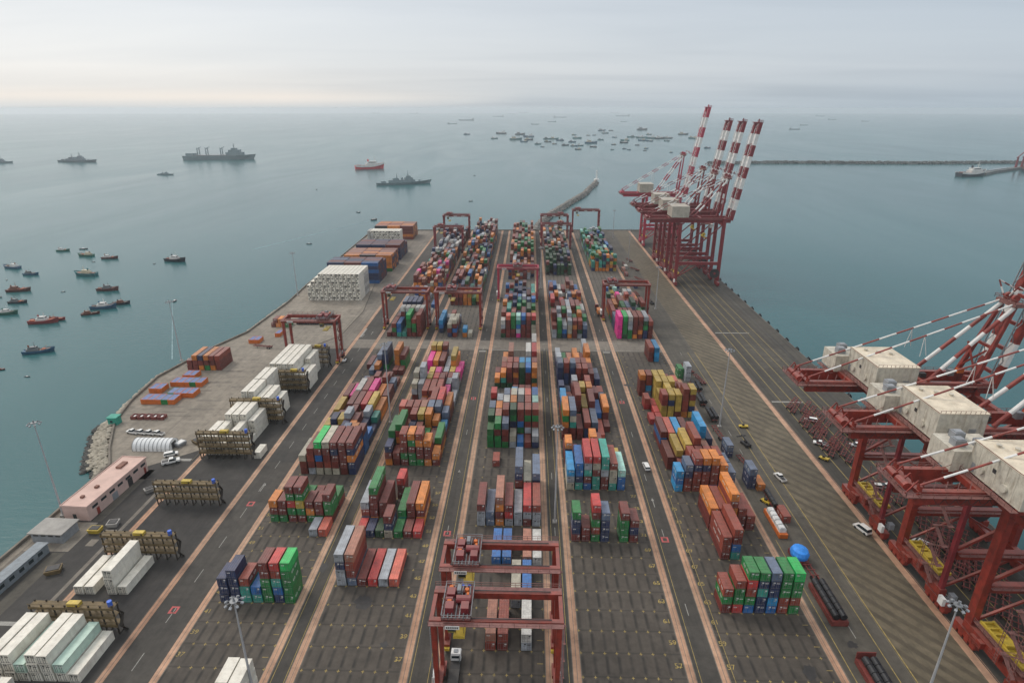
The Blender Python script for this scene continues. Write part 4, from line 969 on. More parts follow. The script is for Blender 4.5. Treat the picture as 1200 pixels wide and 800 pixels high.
    m = MB(); m.tube((19, g1 + 3.5, hg - 9), (19, g1 + 5.5, hg - 9), 1.0, 1.0, 10); m.box(18.5, 19.5, g1 - 1.5, g2 + 1.5, hg - 11, hg - 10.3); m.obj('head_block', M_yel, t)
    if near:
        m = MB(); x = bx + 3
        while x < G:
            pr = [(x + 2.4 * k / 6, g1 - 1.6, gt - 1.0 - 1.5 * math.sin(math.pi * k / 6)) for k in range(7)]
            for a, b in zip(pr, pr[1:]): m.beam(a, b, .1)
            x += 2.4
        m.obj('festoon_cable', M_dark, t)
        for yy in (L0, L1):
            m = MB(); m.box(1.0, G - 1.0, yy - 1.7, yy - .81, 17.0, 17.1); m.rail([(1, yy - 1.7, 17.1), (G - 1, yy - 1.7, 17.1)], 1.1, 2.0, .09); m.obj('portal_walkway', simple_grey_red, t)
        for (x, y, z, a, b, c_) in ((-1.9, L0 + 6, 6.0, 1.2, 2.2, 2.0), (-2.0, L0 + 11, 4.2, 1.0, 1.6, 1.6), (1.4, L0 - 2.6, 3.4, 1.4, 1.6, 1.8), (-1.7, L1 - 5, 3.6, .8, 2.4, 1.4)):
            m = MB(); m.box(x, x + a, y, y + b, z, z + c_); m.rail([(x - .5, y - .5, z), (x - .5, y + b + .5, z)], 1.2, 1.0, .08); m.obj('equipment_box', M_red if a != 1.4 else M_grey, t)
        for (x, y) in ((-3.4, L0 + .5), (-2.9, L0 + 5.5)):
            m = MB(); m.rail([(x, y, 6), (x, y + .7, 6)], 14, .6, .09)
            for k in range(14): m.beam((x, y, 6.4 + k), (x, y + .7, 6.4 + k), .09)
            m.obj('ladder', simple_grey_red, t)
        m = MB(); zz = gt + 1.2
        for k in range(6):
            x = bx + 1 + k * 2.6; m.beam((x, g1, zz - 1.1), (x + .8, g1 + 1.0, zz + .5), .12); m.beam((x, g2, zz - 1.1), (x + .8, g2 - 1.0, zz + .5), .12)
        m.obj('tail_lattice', simple_grey_red, t)
        for k, (x, y) in enumerate(((G - 3, 1.5), (G - 6, 5.0), (G - 1.5, 7.2), (12, 6.5), (15, 3.5))):
            m = MB(); m.box(x, x + 1.8, y, y + 1.4, gt + .02, gt + 1.4 + k % 2 * .6); m.obj('deck_unit', (M_red, M_gsteel, M_org, M_redfar, M_dark)[k], t)
    # cable reel on the seaside leg
    m = MB(); m.tube((G - 2.9, L0 - 1.6, 9.5), (G - 2.9, L0 - .9, 9.5), 3.4, 3.4, 20); m.mi = 1; m.tube((G - 2.9, L0 - 1.7, 9.5), (G - 2.9, L0 - 1.61, 9.5), .9, .9, 10); m.obj('cable_reel', [M_dark, mat], t)
    # spreader rack on landside sill (yellow)
    m = MB(); ya, yb = L0 + 2.4, L1 - 1.9; zz = 7.6
    m.box(.3, 3.6, ya, yb, zz - .06, zz - .005); m.box(.3, .8, ya, yb, zz, zz + .7); m.box(3.1, 3.6, ya, yb, zz, zz + .7)
    for i in range(8): y = ya + .3 + i * (yb - ya - .9) / 7; m.box(.801, 3.099, y, y + .45, zz + .05, zz + .6)
    m.box(.801, 3.099, L0 + 7.9, L0 + 10.1, zz + .61, zz + 1.1)
    sp = m.obj('yellow_spreader', M_yel, t)
    m = MB(); m.box(-.5, 4.2, L0 + 1.1, L1 - 1.1, zz - .45, zz - .3); m.rail([(-.5, L0 + 1.1, zz - .3), (-.5, L1 - 1.1, zz - .3)], 1.1, 1.6, .09); m.rail([(4.2, L0 + 1.1, zz - .3), (4.2, L1 - 1.1, zz - .3)], 1.1, 1.6, .09)
    m.obj('lower_platform', simple_grey_red, t)
    # boxes around the sill and stairs
    m = MB()
    for y, z_, w_ in ((L0 - 3, 3.35, 1.8),): m.box(-1.8, -.95, y - w_ / 2, y + w_ / 2, z_, z_ + 2.2)
    m.obj('electrical_cabinet', M_wht, t)
    m = MB(); z = 6.0; f = 0
    while z < hg - 2.5:
        y0_, y1_ = (L0 + 1.4, L0 + 5.2) if f % 2 == 0 else (L0 + 5.2, L0 + 1.4)
        m.beam((-1.8, y0_, z), (-1.8, y1_, z + 3), .8, .16); m.beam((-2.2, y0_, z + 1), (-2.2, y1_, z + 4), .08); m.beam((-1.4, y0_, z + 1), (-1.4, y1_, z + 4), .08)
        m.box(-2.3, -.9, min(y1_ - .1, y1_ + .8 if f % 2 == 0 else y1_ - .9), max(y1_ + .1, y1_ + .8 if f % 2 == 0 else y1_ - .9), z + 2.9, z + 3.02); z += 3.03; f += 1
    m.obj('stair', simple_grey_red, t)
    return t
sts(171.3, 'near red quay crane farthest back of the right group, its white machinery house uppermost', M_red)
sts(142.9, 'near red quay crane in the middle of the right group, cream machinery house', M_red)
sts(114.2, 'red quay crane nearest the camera, at the right edge above the yellow spreaders', M_red)
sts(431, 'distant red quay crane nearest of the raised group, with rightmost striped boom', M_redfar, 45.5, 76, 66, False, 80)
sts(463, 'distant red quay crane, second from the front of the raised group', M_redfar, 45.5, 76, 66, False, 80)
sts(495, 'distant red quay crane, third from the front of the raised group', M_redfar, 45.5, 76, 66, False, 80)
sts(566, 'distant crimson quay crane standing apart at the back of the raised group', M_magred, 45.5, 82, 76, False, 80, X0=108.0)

# ------------------------------------------------------------ light masts
def mast(x, y, h, label, n=8):
    t = thing('floodlight_mast', label, 'light mast', (x, y, 0), 0, 'tall floodlight masts of the terminal')
    m = MB(); m.tube((0, 0, .6), (0, 0, h), .34, .13, 12); m.obj('pole', M_mastp, t)
    m = MB(); m.box(-.7, .7, -.7, .7, 0, .6); m.obj('footing', M_conc, t)
    m = MB(); m.tube((0, 0, h - .1), (0, 0, h + .12), .8, .8, 14); m.tube((0, 0, h + .15), (0, 0, h + .9), .25, .1, 8)
    for i in range(n): a = 2 * math.pi * i / n; m.beam((0, 0, h), (math.cos(a) * 1.5, math.sin(a) * 1.5, h), .08)
    m.obj('lamp_ring', M_gsteel, t)
    for i in range(n):
        a = 2 * math.pi * i / n; c, s = math.cos(a), math.sin(a); b = MB(); b.beam((c * 1.35, s * 1.35, h - .2), (c * 1.85, s * 1.85, h - .42), .5, .32); b.mi = 1
        b.beam((c * 1.852, s * 1.852, h - .42), (c * 1.88, s * 1.88, h - .43), .44, .26); b.obj('floodlight', [M_grey, M_gsteel], t)
    return t
M_mastp = simple('mast_pale_galvanised', (.40, .40, .40), .5, .1, .1)
for q in ((-147.6, 155.4, 33.5, 'tall floodlight mast beside the pink building at the sea edge'), (-178, 281, 32, 'tall floodlight mast rising from sea wall behind the waterfront red stack'),
          (78.6, 219.2, 34, 'tall floodlight mast beside blue containers along the quay road'), (9.1, 156.5, 34, 'tall floodlight mast in the central lane behind the nearest gantry cranes'),
          (-56.3, 219, 35, 'tall floodlight mast between the two left coloured blocks'), (82.5, 374, 28, 'floodlight mast on the quay road beside the pink-cornered stack'),
          (84.5, 93.5, 31, 'nearest floodlight mast, on the striped quay at the lower right'), (-57.2, 90.5, 31, 'nearest floodlight mast on left, behind small white container group'),
          (84, 500, 28, 'distant floodlight mast on the far quay road'), (-160, 398, 30, 'floodlight mast beside the white wharf container wall'), (84, 600, 28, 'floodlight mast at the far end of quay'), (9, 420, 30, 'floodlight mast in far central lane between far blocks')):
    mast(*q)

# ------------------------------------------------------------ buildings and wharf items
def bldg(name, label, x, y, rz, w_, d_, h_, wall, roofm, wins=(), roof_over=.3, **k):
    t = thing(name, label, 'building', (x, y, 0), rz)
    m = MB(); m.box(0, w_, 0, d_, 0.0, h_); m.obj('wall', wall, t)
    m = MB(); m.box(-roof_over, w_ + roof_over, -roof_over, d_ + roof_over, h_, h_ + .3); rf = m.obj('roof', roofm, t)
    for (x0, y0, x1, y1, z0, z1, mm) in wins:
        f = MB(); f.box(x0, x1, y0, y1, z0, z1); nm = 'door' if z0 < .2 else 'window'; f.obj(nm, mm, t)
    return t, rf
M_shedroof = simple('shed_roof_weathered', (.30, .28, .25), .7, 0, .2, .4, .2)
M_cabin = simple('cabin_blue_grey', (.19, .215, .23), .6, 0, .25, .6, .3)
# pink building: long axis along +Y, facing right
t, rf = bldg('port_office', 'long pink flat-roofed building at the sea edge by the revetment', -145.6, 153.5, R(-3), 8.4, 28.5, 5.0, M_pink, M_pinkroof,
    [(8.4, 2 + i * 3.9, 8.44, 4.4 + i * 3.9, 3.1, 4.0, M_glass) for i in range(7)] + [(8.4, 18.2, 8.46, 20.4, .02, 3.0, M_dark), (8.4, 3.4, 8.46, 4.6, .02, 2.4, M_red), (8.4, 26.5, 8.46, 27.5, .02, 2.3, M_red), (8.4, 10.5, 8.46, 13, .02, 2.5, M_grey), (3, -.05, 4.2, 0, .02, 2.3, M_glass)])
for q in ((3.2, 4, 1.0, 1.0), (3.8, 9.5, 1.1, 1.1), (2.8, 21, 1.8, 3.8)):
    m = MB(); m.box(q[0], q[0] + q[2], q[1], q[1] + q[3], 5.3, 6.0); m.obj('roof_unit', simple('roof_unit_brown', (.20, .09, .06), .7), rf)
m = MB()
for q in ((-.3, 8.7, -.3, -.1), (-.3, 8.7, 28.6, 28.8), (-.3, -.1, -.099, 28.599), (8.5, 8.7, -.099, 28.599)): m.box(*q, 5.3, 5.55)
m.obj('parapet', M_pink, rf)
t, rf = bldg('open_shed', 'grey shed with flat pale grey roof left of the road', -147.6, 142.8, R(-2), 9.6, 6.4, 3.3, M_grey, M_shedroof, [(.8 + i * 2.3, -.05, 2.3 + i * 2.3, 0, 2.3, 3.1, M_dark) for i in range(4)], .6)
t, rf = bldg('long_cabin', 'long low grey cabin row by the lower left wharf edge', -143.4, 121.5, R(-3), 3.0, 17.5, 2.9, M_cabin, M_cabin, [(3.0, 1 + i * 3.2, 3.05, 2.6 + i * 3.2, 1.2, 2.2, M_glass) for i in range(5)] + [(1, -.05, 2, 0, .02, 2.2, M_dark)])
t, rf = bldg('guard_hut', 'small green hut standing at the bend of the sea wall', -171.5, 213.5, 0, 3.6, 3.2, 3.2, M_greenh := simple('green_hut_paint', (.03, .28, .20), .6), M_greenh, [(1, -.05, 2, 0, 1.2, 2.2, M_glass)])
# white tank tent
t = thing('storage_tent', 'white rounded tunnel tent on the pale wharf', 'tent', (-149.5, 194.2, 0))
m = MB(); rings = []
for x in [i * 1.6 for i in range(10)]:
    rings.append([(x, 3.2 - 3.2 * math.cos(a), 3.6 * math.sin(a) ** .8 if math.sin(a) > 0 else 0) for a in [math.pi * j / 12 for j in range(13)]])
m.loft(rings, closed=False, caps=True); m.obj('canopy', simple('tent_white_fabric', (.70, .70, .68), .7, 0, .06), t)
for i in range(10):
    m = MB(); x = i * 1.6
    pts_ = [(x, 3.2 - 3.28 * math.cos(a), 3.68 * math.sin(a) ** .8 if math.sin(a) > 0 else 0) for a in [math.pi * j / 12 for j in range(13)]]
    for a, b in zip(pts_, pts_[1:]): m.beam(a, b, .12)
    m.obj('tent_rib', M_gsteel, t)
m = MB(); m.box(14.42, 14.5, 1.8, 4.6, .02, 2.6); m.obj('door', M_dark, t)
# vehicles
def loftbox(m, prof, w_, inset=.0):
    m.loft([[(x, y, z) for y, z in prof] for x in (-w_ / 2, w_ / 2)], True, True)
def car(x, y, rz, label, kind='pickup', mat=None, sc_=1.0):
    mat = mat or M_wht; t = thing('parked_car' if kind != 'van' else 'van', label, 'car' if kind != 'van' else 'van', (x, y, .03), rz)
    m = MB()
    if kind == 'pickup':
        loftbox(m, [(-2.6, .45), (2.6, .45), (2.65, .75), (2.5, 1.05), (-2.6, 1.1)], 1.85); m.obj('body', mat, t)
        m = MB(); m.loft([[(-.85, -.5, 1.1), (.85, -.5, 1.1), (.85, 1.6, 1.06), (-.85, 1.6, 1.06)], [(-.72, -.3, 1.75), (.72, -.3, 1.75), (.72, .8, 1.75), (-.72, .8, 1.75)]]); m.obj('cabin_glass', M_glass, t)
        m = MB(); m.box(-.74, .74, -.34, .84, 1.751, 1.80); m.obj('roof', mat, t)
        m = MB(); m.box(-.78, .78, -2.5, -.65, 1.09, 1.12); m.obj('cargo_bed', M_dark, t)
    else:
        hh = 2.0 if kind == 'van' else 1.7
        loftbox(m, [(-2.4, .4), (2.4, .4), (2.45, .8), (2.2, 1.02), (-2.4, 1.1)], 1.85); m.obj('body', mat, t)
        m = MB(); m.loft([[(-.88, -2.35, 1.08), (.88, -2.35, 1.08), (.86, 1.5, 1.0), (-.86, 1.5, 1.0)], [(-.76, -2.1, hh - .05), (.76, -2.1, hh - .05), (.74, .7, hh - .05), (-.74, .7, hh - .05)]]); m.obj('cabin_glass', M_glass, t)
        m = MB(); m.box(-.78, .78, -2.15, .75, hh - .049, hh); m.obj('roof', mat, t)
    for sx_ in (-.85, .85):
        for yy in (-1.6, 1.6):
            m = MB(); m.tube((sx_ - .12, yy, .36), (sx_ + .12, yy, .36), .36, .36, 10); m.obj('wheel', M_tyre, t)
    for sx_ in (-.62, .62):
        m = MB(); m.box(sx_ - .2, sx_ + .2, 2.56 if kind == 'pickup' else 2.38, 2.62 if kind == 'pickup' else 2.46, .65, .82); m.obj('headlight', M_gsteel, t)
    t.scale = (sc_,) * 3
    return t
car(89.0, 182.4, R(12), 'white pickup driving on the quay road beside yellow lines', 'pickup')
car(43.3, 188.1, R(4), 'white estate car on the lane between the two right-hand blocks', 'suv')
car(103.5, 155.0, R(20), 'white van parked on the striped quay by crane rail strip', 'van', sc_=1.1)
for i, (x, y, a) in enumerate(((118, 225, 70), (113.5, 206, 65), (119, 178, 80), (123.5, 178, 80), (117.5, 149, 40), (127, 205, 75))):
    car(x, y, R(a), ['white car parked under the farthest near crane tail', 'white pickup beside the red trailers under crane tail', 'left one of two white cars between near crane legs', 'right one of two white cars between near crane legs', 'white car below the middle near crane', 'white car under the girder of the farthest near crane'][i], 'suv' if i % 2 == 0 else 'pickup')
for i in range(4): car(-157.5 + i * 3.6, 207.5 - i * .3, R(75), ['leftmost', 'second', 'third', 'rightmost'][i] + ' white pickup in the row behind the white tent', 'pickup')
car(-130.2, 186.5, R(-60), 'white pickup with light bar by the pink building road', 'pickup', sc_=1.15)
car(-133, 191.5, R(-60), 'small white car parked beside tent and pickup', 'suv')
def chassis(x, y, rz, label, load=None, mat=None, grp=None, ln=12.4):
    t = thing('container_trailer', label, 'trailer', (x, y, .03), rz, grp); mat = mat or M_redd
    m = MB()
    for q in (-.75, .55): m.box(q, q + .2, 0, ln, 1.0, 1.35)
    for i in range(6): m.box(-1.15, 1.15, .2 + i * (ln - .6) / 5, .45 + i * (ln - .6) / 5, 1.351, 1.5)
    m.obj('frame', mat, t)
    m = MB()
    for yy in (1.2, 2.5):
        for q in (-1.0, .7): m.tube((q, yy, .5), (q + .3, yy, .5), .5, .5, 8)
    m.obj('axle_wheels', M_tyre, t)
    m = MB(); m.box(-.9, -.75, ln - 2.6, ln - 2.4, 0, 1.0); m.box(.75, .9, ln - 2.6, ln - 2.4, 0, 1.0); m.obj('landing_leg', M_dark, t)
    return t
M_redd = simple('trailer_red_brown', (.17, .035, .028), .6, 0, .3, .8, .3)
register_ready = False
def tractor(x, y, rz, label, cabmat):
    t = thing('terminal_tractor', label, 'truck', (x, y, .03), rz)
    m = MB(); m.box(-1.1, 1.1, -3.0, 2.6, .7, 1.1); m.obj('chassis', M_dark, t)
    m = MB(); m.loft([[(-1.2, .4, 1.1), (1.2, .4, 1.1), (1.2, 2.7, 1.1), (-1.2, 2.7, 1.1)], [(-1.2, .4, 2.3), (1.2, .4, 2.3), (1.2, 2.7, 2.2), (-1.2, 2.7, 2.2)], [(-1.1, .6, 3.1), (1.1, .6, 3.1), (1.1, 2.2, 3.1), (-1.1, 2.2, 3.1)]]); c = m.obj('cab', cabmat, t)
    m = MB(); m.box(-.95, .95, .34, .399, 1.9, 2.6); m.box(-1.24, -1.201, .9, 2.0, 1.9, 2.5); m.box(1.201, 1.24, .9, 2.0, 1.9, 2.5); m.obj('cab_window', M_glass, c)
    m = MB(); m.box(-.5, .5, .9, 1.7, 3.101, 3.3); m.obj('roof_unit', M_grey, c)
    m = MB(); m.tube((.9, .1, 1.1), (.9, .1, 3.2), .09, .09, 8); m.obj('exhaust', M_gsteel, c)
    m = MB(); m.box(-1.0, 1.0, 2.62, 2.66, 2.25, 2.3) ; m.loft([[(-1.0, 2.66, 2.28), (1.0, 2.66, 2.28), (1.0, 2.70, 2.28), (-1.0, 2.70, 2.28)], [(-.95, 2.26, 2.95), (.95, 2.26, 2.95), (.95, 2.30, 2.95), (-.95, 2.30, 2.95)]]); m.obj('windscreen', M_glass, c)
    for yy in (-2.2, 1.6):
        for q in (-1.2, .85): m = MB(); m.tube((q, yy, .52), (q + .35, yy, .52), .52, .52, 10); m.obj('wheel', M_tyre, t)
    return t
tractor(-16.0, 103.5, 0, 'white-cabbed terminal truck in the lane under the nearest gantry crane', M_wht)
c = chassis(-16.0, 89.0, 0, 'dark flat trailer behind the white-cabbed truck under nearest gantry', mat=M_dark)
m = MB(); m.box(-1.2, 1.2, .1, 12.3, 1.51, 1.62); m.obj('deck', simple('trailer_deck_dark', (.06, .055, .05), .8), c)
for i, (x, y, cm, lb) in enumerate(((-15.6, 124.5, M_bluebox, 'blue-cabbed truck behind the trolley of the rear near gantry crane'), (44.6, 372, M_red, 'red truck cab leading an orange container on far lane'))): tractor(x, y, 0, lb, cm)
# chassis rows under the near cranes
n = 0
for r_, (x, ya, yb) in enumerate(((112.5, 196, 236), (116.8, 192, 232), (121.5, 120, 168), (126.2, 128, 176), (114.0, 163, 171), (131, 190, 226), (126.3, 196, 230), (118.3, 100, 150))):
    y = ya; i = 0
    while y < yb:
        if (i * 7 + r_ * 3) % 9 != 4: chassis(x + random.uniform(-.3, .3), y, R(-38 + random.uniform(-4, 4)), f"red container chassis, {ordw(i)} from the front in {['left row behind crane tail', 'second row behind crane tail', 'first row below near cranes', 'second row below near cranes', 'short row at the crane leg', 'seaside row beyond crane legs', 'third row behind crane tail', 'row beside the nearest yellow spreader'][r_]}", grp='red container chassis parked under the quay cranes')
        y += 4.3; i += 1; n += 1
# line of loaded trailers along the right-hand strip
def cyl_load(t, xs, r_, ya, yb, mat, nm='roll'):
    for x in xs:
        m = MB(); m.tube((x, ya, 1.51 + r_), (x, yb, 1.51 + r_), r_, r_, 12); m.obj(nm, mat, t)
def roll_things(x0, y0, cols, rws, r_, label):
    k = 0
    for i in range(rws):
        for j in range(cols):
            m = MB(); x = x0 + (j - (cols - 1) / 2) * 1.9; y = y0 + i * 2.15
            m.tube((x, y, 1.6 + r_), (x, y + 2.0, 1.6 + r_), r_, r_, 14); m.tube((x, y - .02, 1.6 + r_), (x, y, 1.6 + r_), r_ * .5, r_ * .5, 10)
            m.obj('rubber_roll', M_blk, None, label=f"black roll, {ordw(j)} from left and {ordw(i)} from front, {label}", cat='roll', group='black rolls on the red trailers'); k += 1
def flat(x, y, ln, w_, mat, label, wall=True):
    t = thing('flat_rack', label, 'flat rack', (x, y, .03)); m = MB(); m.box(-w_ / 2, w_ / 2, 0, ln, .1, 1.5); m.obj('deck', mat, t)
    if wall:
        for yy in (0, ln - .2): m = MB(); m.box(-w_ / 2, w_ / 2, yy, yy + .2, 1.501, 3.4); m.obj('end_wall', mat, t)
    return t
flat(79.0, 117.5, 13.5, 4.2, M_redd, 'red flat rack carrying black rolls beside the front green stack', False); roll_things(79.0, 118.0, 2, 6, .85, 'rack beside green stack')
flat(79.6, 94.5, 12.5, 4.4, M_redd, 'rusty orange open flat rack with black rolls at lower right', True); roll_things(79.8, 95.2, 2, 5, .9, 'rack at lower right corner')
t = flat(77.8, 150.5, 13, 2.6, M_org, 'orange flat rack holding white-wrapped cargo beside a red container', False)
for i in range(5):
    m = MB(); m.loft([[(-1.05, 1 + i * 2.2, 1.51), (1.05, 1 + i * 2.2, 1.51), (1.05, 3 + i * 2.2, 1.51), (-1.05, 3 + i * 2.2, 1.51)], [(-1.0, 1.1 + i * 2.2, 2.6), (1.0, 1.1 + i * 2.2, 2.6), (1.0, 2.9 + i * 2.2, 2.7), (-1.0, 2.9 + i * 2.2, 2.7)], [(-.6, 1.3 + i * 2.2, 3.0), (.6, 1.3 + i * 2.2, 3.0), (.5, 2.7 + i * 2.2, 3.1), (-.5, 2.7 + i * 2.2, 3.1)]])
    m.obj('wrapped_bundle', M_tarpw, None, (77.8, 150.5, .03), label=f"white wrapped bundle, {ordw(i)} from the front on the orange flat rack", cat='cargo', group='white wrapped bundles')
t = flat(78.6, 138.8, 6, 3.6, M_redd, 'red low flat rack under the blue tarpaulin cargo', False)
m = MB(); n_ = 14; rr = [[(math.cos(2 * math.pi * i / n_) * r_ * random.uniform(.95, 1.05), math.sin(2 * math.pi * i / n_) * r_ * 1.15, z) for i in range(n_)] for r_, z in ((2.3, 1.52), (2.5, 2.6), (2.1, 3.7), (.9, 4.3))]
m.loft(rr); m.obj('tarpaulin_cargo', M_tarpb, None, (78.6, 141.6, .03), label='round bright blue tarpaulin-covered cargo between trailers right of stack', cat='cargo')
def solo(x, y, col, ln, label, z=.03, rz=0):
    c_ = Cn(); c_.x, c_.y, c_.z, c_.col, c_.ln, c_.rz, c_.label, c_.group, c_.unit, c_.t = x, y, z, col, ln, rz, label, GRP, False, 1; build_container(c_, False)
solo(81.6, 158.0, 'X', 1, 'short rust red container beside the white-wrapped cargo on the quay road')
solo(44.6, 358, 'O', 1, 'lone orange container on a trailer in the far right lane', 1.55); chassis(44.6, 356, 0, 'trailer carrying the lone orange container in the far right lane', mat=M_dark)
for i, (x, y, cl, z) in enumerate(((76.8, 176, 'N', 0), (76.8, 176, 'N', 1), (76.8, 176, 'S', 2), (79.8, 175, 'O', 0), (75.4, 196, 'N', 0), (75.4, 196, 'S', 1), (76.3, 263, 'E', 0), (76.3, 263, 'E', 1), (76.3, 263, 'E', 2), (73.6, 266, 'G', 0), (73.6, 266, 'G', 1), (77.6, 421, 'T', 1), (77.6, 421, 'N', 0), (76, 470, 'F', 0), (79, 478, 'W', 0), (76, 455, 'M', 0))):
    solo(x, y, cl, 1, f"short {CN[cl]} container, {['ground level', 'second level', 'third level'][z]}, trailer strip stack {['A', ''][1]}{['beside front orange stacks', 'beside front orange stacks', 'beside front orange stacks', 'right of navy pair', 'below blue tall stack', 'below blue tall stack', 'by the yellow stacks', 'by the yellow stacks', 'by the yellow stacks', 'left of the grey three', 'left of the grey three', 'beyond pink-cornered stack', 'beyond pink-cornered stack', 'far along quay road', 'farthest along quay road', 'mid far quay road'][i]}", .03 + z * TIER)
for i, (cl, tt) in enumerate((('M', 0), ('O', 0), ('O', 0), ('G', 0), ('M', 1), ('O', 1), ('D', 1))):
    solo(-151 + (i % 4) * 2.8 + (1.4 if tt else 0), 333, cl, 1, f"short {CN[cl]} container, {'upper' if tt else 'lower'} tier, {ordw(i % 4)} from left, small stack beyond left gantry crane", .03 + tt * TIER)
for i in range(9):
    t = thing('flat_rack', f"black folded flat rack, {ordw(i)} from left in the row beyond the left gantry crane", 'flat rack', (-139 + i * 2.75, 338, .02), 0, 'black folded racks on the pale wharf'); m = MB(); m.box(0, 2.4, 0, 6, 0, 2.4); m.obj('frame', M_blk, t); m = MB(); m.box(.2, 2.2, .3, 5.7, 2.401, 2.9); m.obj('folded_wall', M_dark, t)
# red frames, pallets and machines along the strip
def machine(x, y, rz, label, mat, nm='reach_stacker', arm=True):
    t = thing(nm, label, 'yard vehicle', (x, y, .03), rz)
    m = MB(); m.loft([[(-1.6, -3.5, .8), (1.6, -3.5, .8), (1.6, 3.5, .8), (-1.6, 3.5, .8)], [(-1.6, -3.5, 2.2), (1.6, -3.5, 2.2), (1.6, 3.2, 1.5), (-1.6, 3.2, 1.5)]]); m.obj('body', mat, t)
    m = MB(); m.box(-.7, .7, -.6, 1.0, 1.9, 3.3); c = m.obj('cab', M_dark, t)
    m = MB(); m.box(-.72, .72, -.62, 1.02, 2.4, 3.0); m.obj('cab_window', M_glass, c)
    for q in (-1.5, 1.5):
        for yy in (-2.6, 2.4): m = MB(); m.tube((q - .35, yy, .8), (q + .35, yy, .8), .8, .8, 10); m.obj('wheel', M_tyre, t)
    if not arm: t.scale = (.5, .5, .5)
    t.scale = (.5, .5, .5) if not arm else (.62, .62, .62)
    if arm: m = MB(); m.beam((0, -3.2, 2.8), (0, 5.5, 4.4), .7, .8, .5, .6); m.obj('boom', mat, t); m = MB(); m.box(-3.0, 3.0, 5.3, 6.0, 3.2, 3.7); m.obj('spreader', mat, t)
    return t
machine(79, 176.5 - 8, R(30), 'dark yellow yard vehicle between trailers and quay road, front of the white cargo', M_yel, 'yard_tractor', False)
machine(84.5, 205, R(15), 'dark machine parked by the quay road beside the mast', M_dark, 'yard_tractor', True)
machine(88.2, 219, R(80), 'small bright yellow vehicle beside the quay road mast', M_yel, 'yard_tractor', False)
machine(107.5 + 2.5, 195.5, R(40), 'small yellow vehicle beside crane rail strip', M_yel, 'yard_tractor', False)
machine(82, 385, R(20), 'dark machine under the mast behind the pink-cornered stack', M_dark, 'reach_stacker', True)
machine(-94, 283, R(5), 'white-roofed vehicle at the foot of left gantry crane', M_wht, 'yard_tractor', False)
for i, (x, y, rz) in enumerate(((76.5, 207, 4), (77.5, 222, -6), (76.6, 236, 2), (78, 249, 5), (80.5, 185, 10), (80.2, 163, -3), (79.9, 131.5, 3), (76, 400, 5), (88, 470, 30), (86, 440, 25), (87, 500, 15), (79, 486, 0), (-138, 299, 80), (80.8, 271, 20), (83, 258, 10))):
    t = chassis(x, y, R(rz), f"red-brown flat trailer {['just below mast by blue stack', 'with black bundles near yellow stacks', 'loaded dark near the yellow stacks', 'behind the dark loads by yellow stacks', 'near navy containers on the quay strip', 'in front of dark yellow vehicle', 'between blue tarpaulin and black rolls', 'beyond the pink-cornered stack', 'standing alone on far quay road', 'second alone on the far quay road', 'third alone on far quay road', 'with white crates far along strip', 'parked behind left gantry crane by the wharf', 'at the crossing end of quay strip', 'near grey container trio'][i]}", ln=11)
    if i in (1, 2, 3, 5): roll_things(x, y + .6, 1 if i == 5 else 2, 4, .8, ['', 'trailer nearest the mast', 'trailer beside yellow stacks', 'last trailer by yellow stacks', '', 'trailer in front of yellow vehicle'][i])
# red frame parts on the left wharf
for i in range(5):
    t = thing('spreader_frame', f"red steel frame, {ordw(i)} from left in the row on the pale wharf", 'steel frame', (-165.5 + i * 2.9, 218.5, .02), 0, 'red frames on the pale wharf'); m = MB()
    for q in ((0, 2.4, 0, .3), (0, 2.4, 2.7, 3.0), (0, .3, .301, 2.699), (2.1, 2.4, .301, 2.699)): m.box(*q, 0, 1.4)
    m.obj('frame', M_redd, t); m = MB(); m.box(.8, 1.5, .8, 2.2, 0, 1.1); m.obj('hoist_box', M_wht, t)
for i, (x, y) in enumerate(((-150.5, 225.5), (-156, 229.5), (-145, 255), (-140, 262), (-150, 246), (-141, 236), (-147, 222), (-140, 228), (-146, 268), (-138, 274), (-144, 283), (-132, 250), (-135, 340), (-130, 352))):
    rect('wharf_patch', x - 6, x + 5, y, y + .8 + (i % 3) * .5, .03, G_cross if i % 2 else G_yard)
# debris row: pallets and skips near the lower-left wharf
for i, (x, y, w_, d_, mt, lb) in enumerate(((-133.5, 147, 3, 2, M_yel, 'yellow skip beside grey shed'), (-129.5, 149.8, 2.6, 2.2, M_conc, 'pale crate beside the grey shed road'), (-133.2, 129, 3.4, 2.4, M_rack, 'brown skip by the long grey cabin'), (-140.5, 112.5, 4.4, 3.0, M_yel, 'yellow and orange skip at the lower left edge'), (-128, 167.5, 3, 1.6, M_conc, 'pale concrete block by the pink building road'), (-127.2, 199, 4, 3, M_rack, 'brown rubble heap right of the white tent'), (-133, 197, 3.2, 2.4, M_grey, 'grey steel stair unit behind the pink building'))):
    t = thing('skip', lb, 'skip', (x, y, .02), .2 * i); m = MB(); m.loft([[(0, 0, 0), (w_, 0, 0), (w_, d_, 0), (0, d_, 0)], [(-.3, -.3, 1.4), (w_ + .3, -.3, 1.4), (w_ + .3, d_ + .3, 1.4), (-.3, d_ + .3, 1.4)]]); m.obj('bin', mt, t)
    m = MB(); m.box(.1, w_ - .1, .1, d_ - .1, 1.401, 1.6); m.obj('contents', M_dark if mt is not M_grey else M_wht, t)
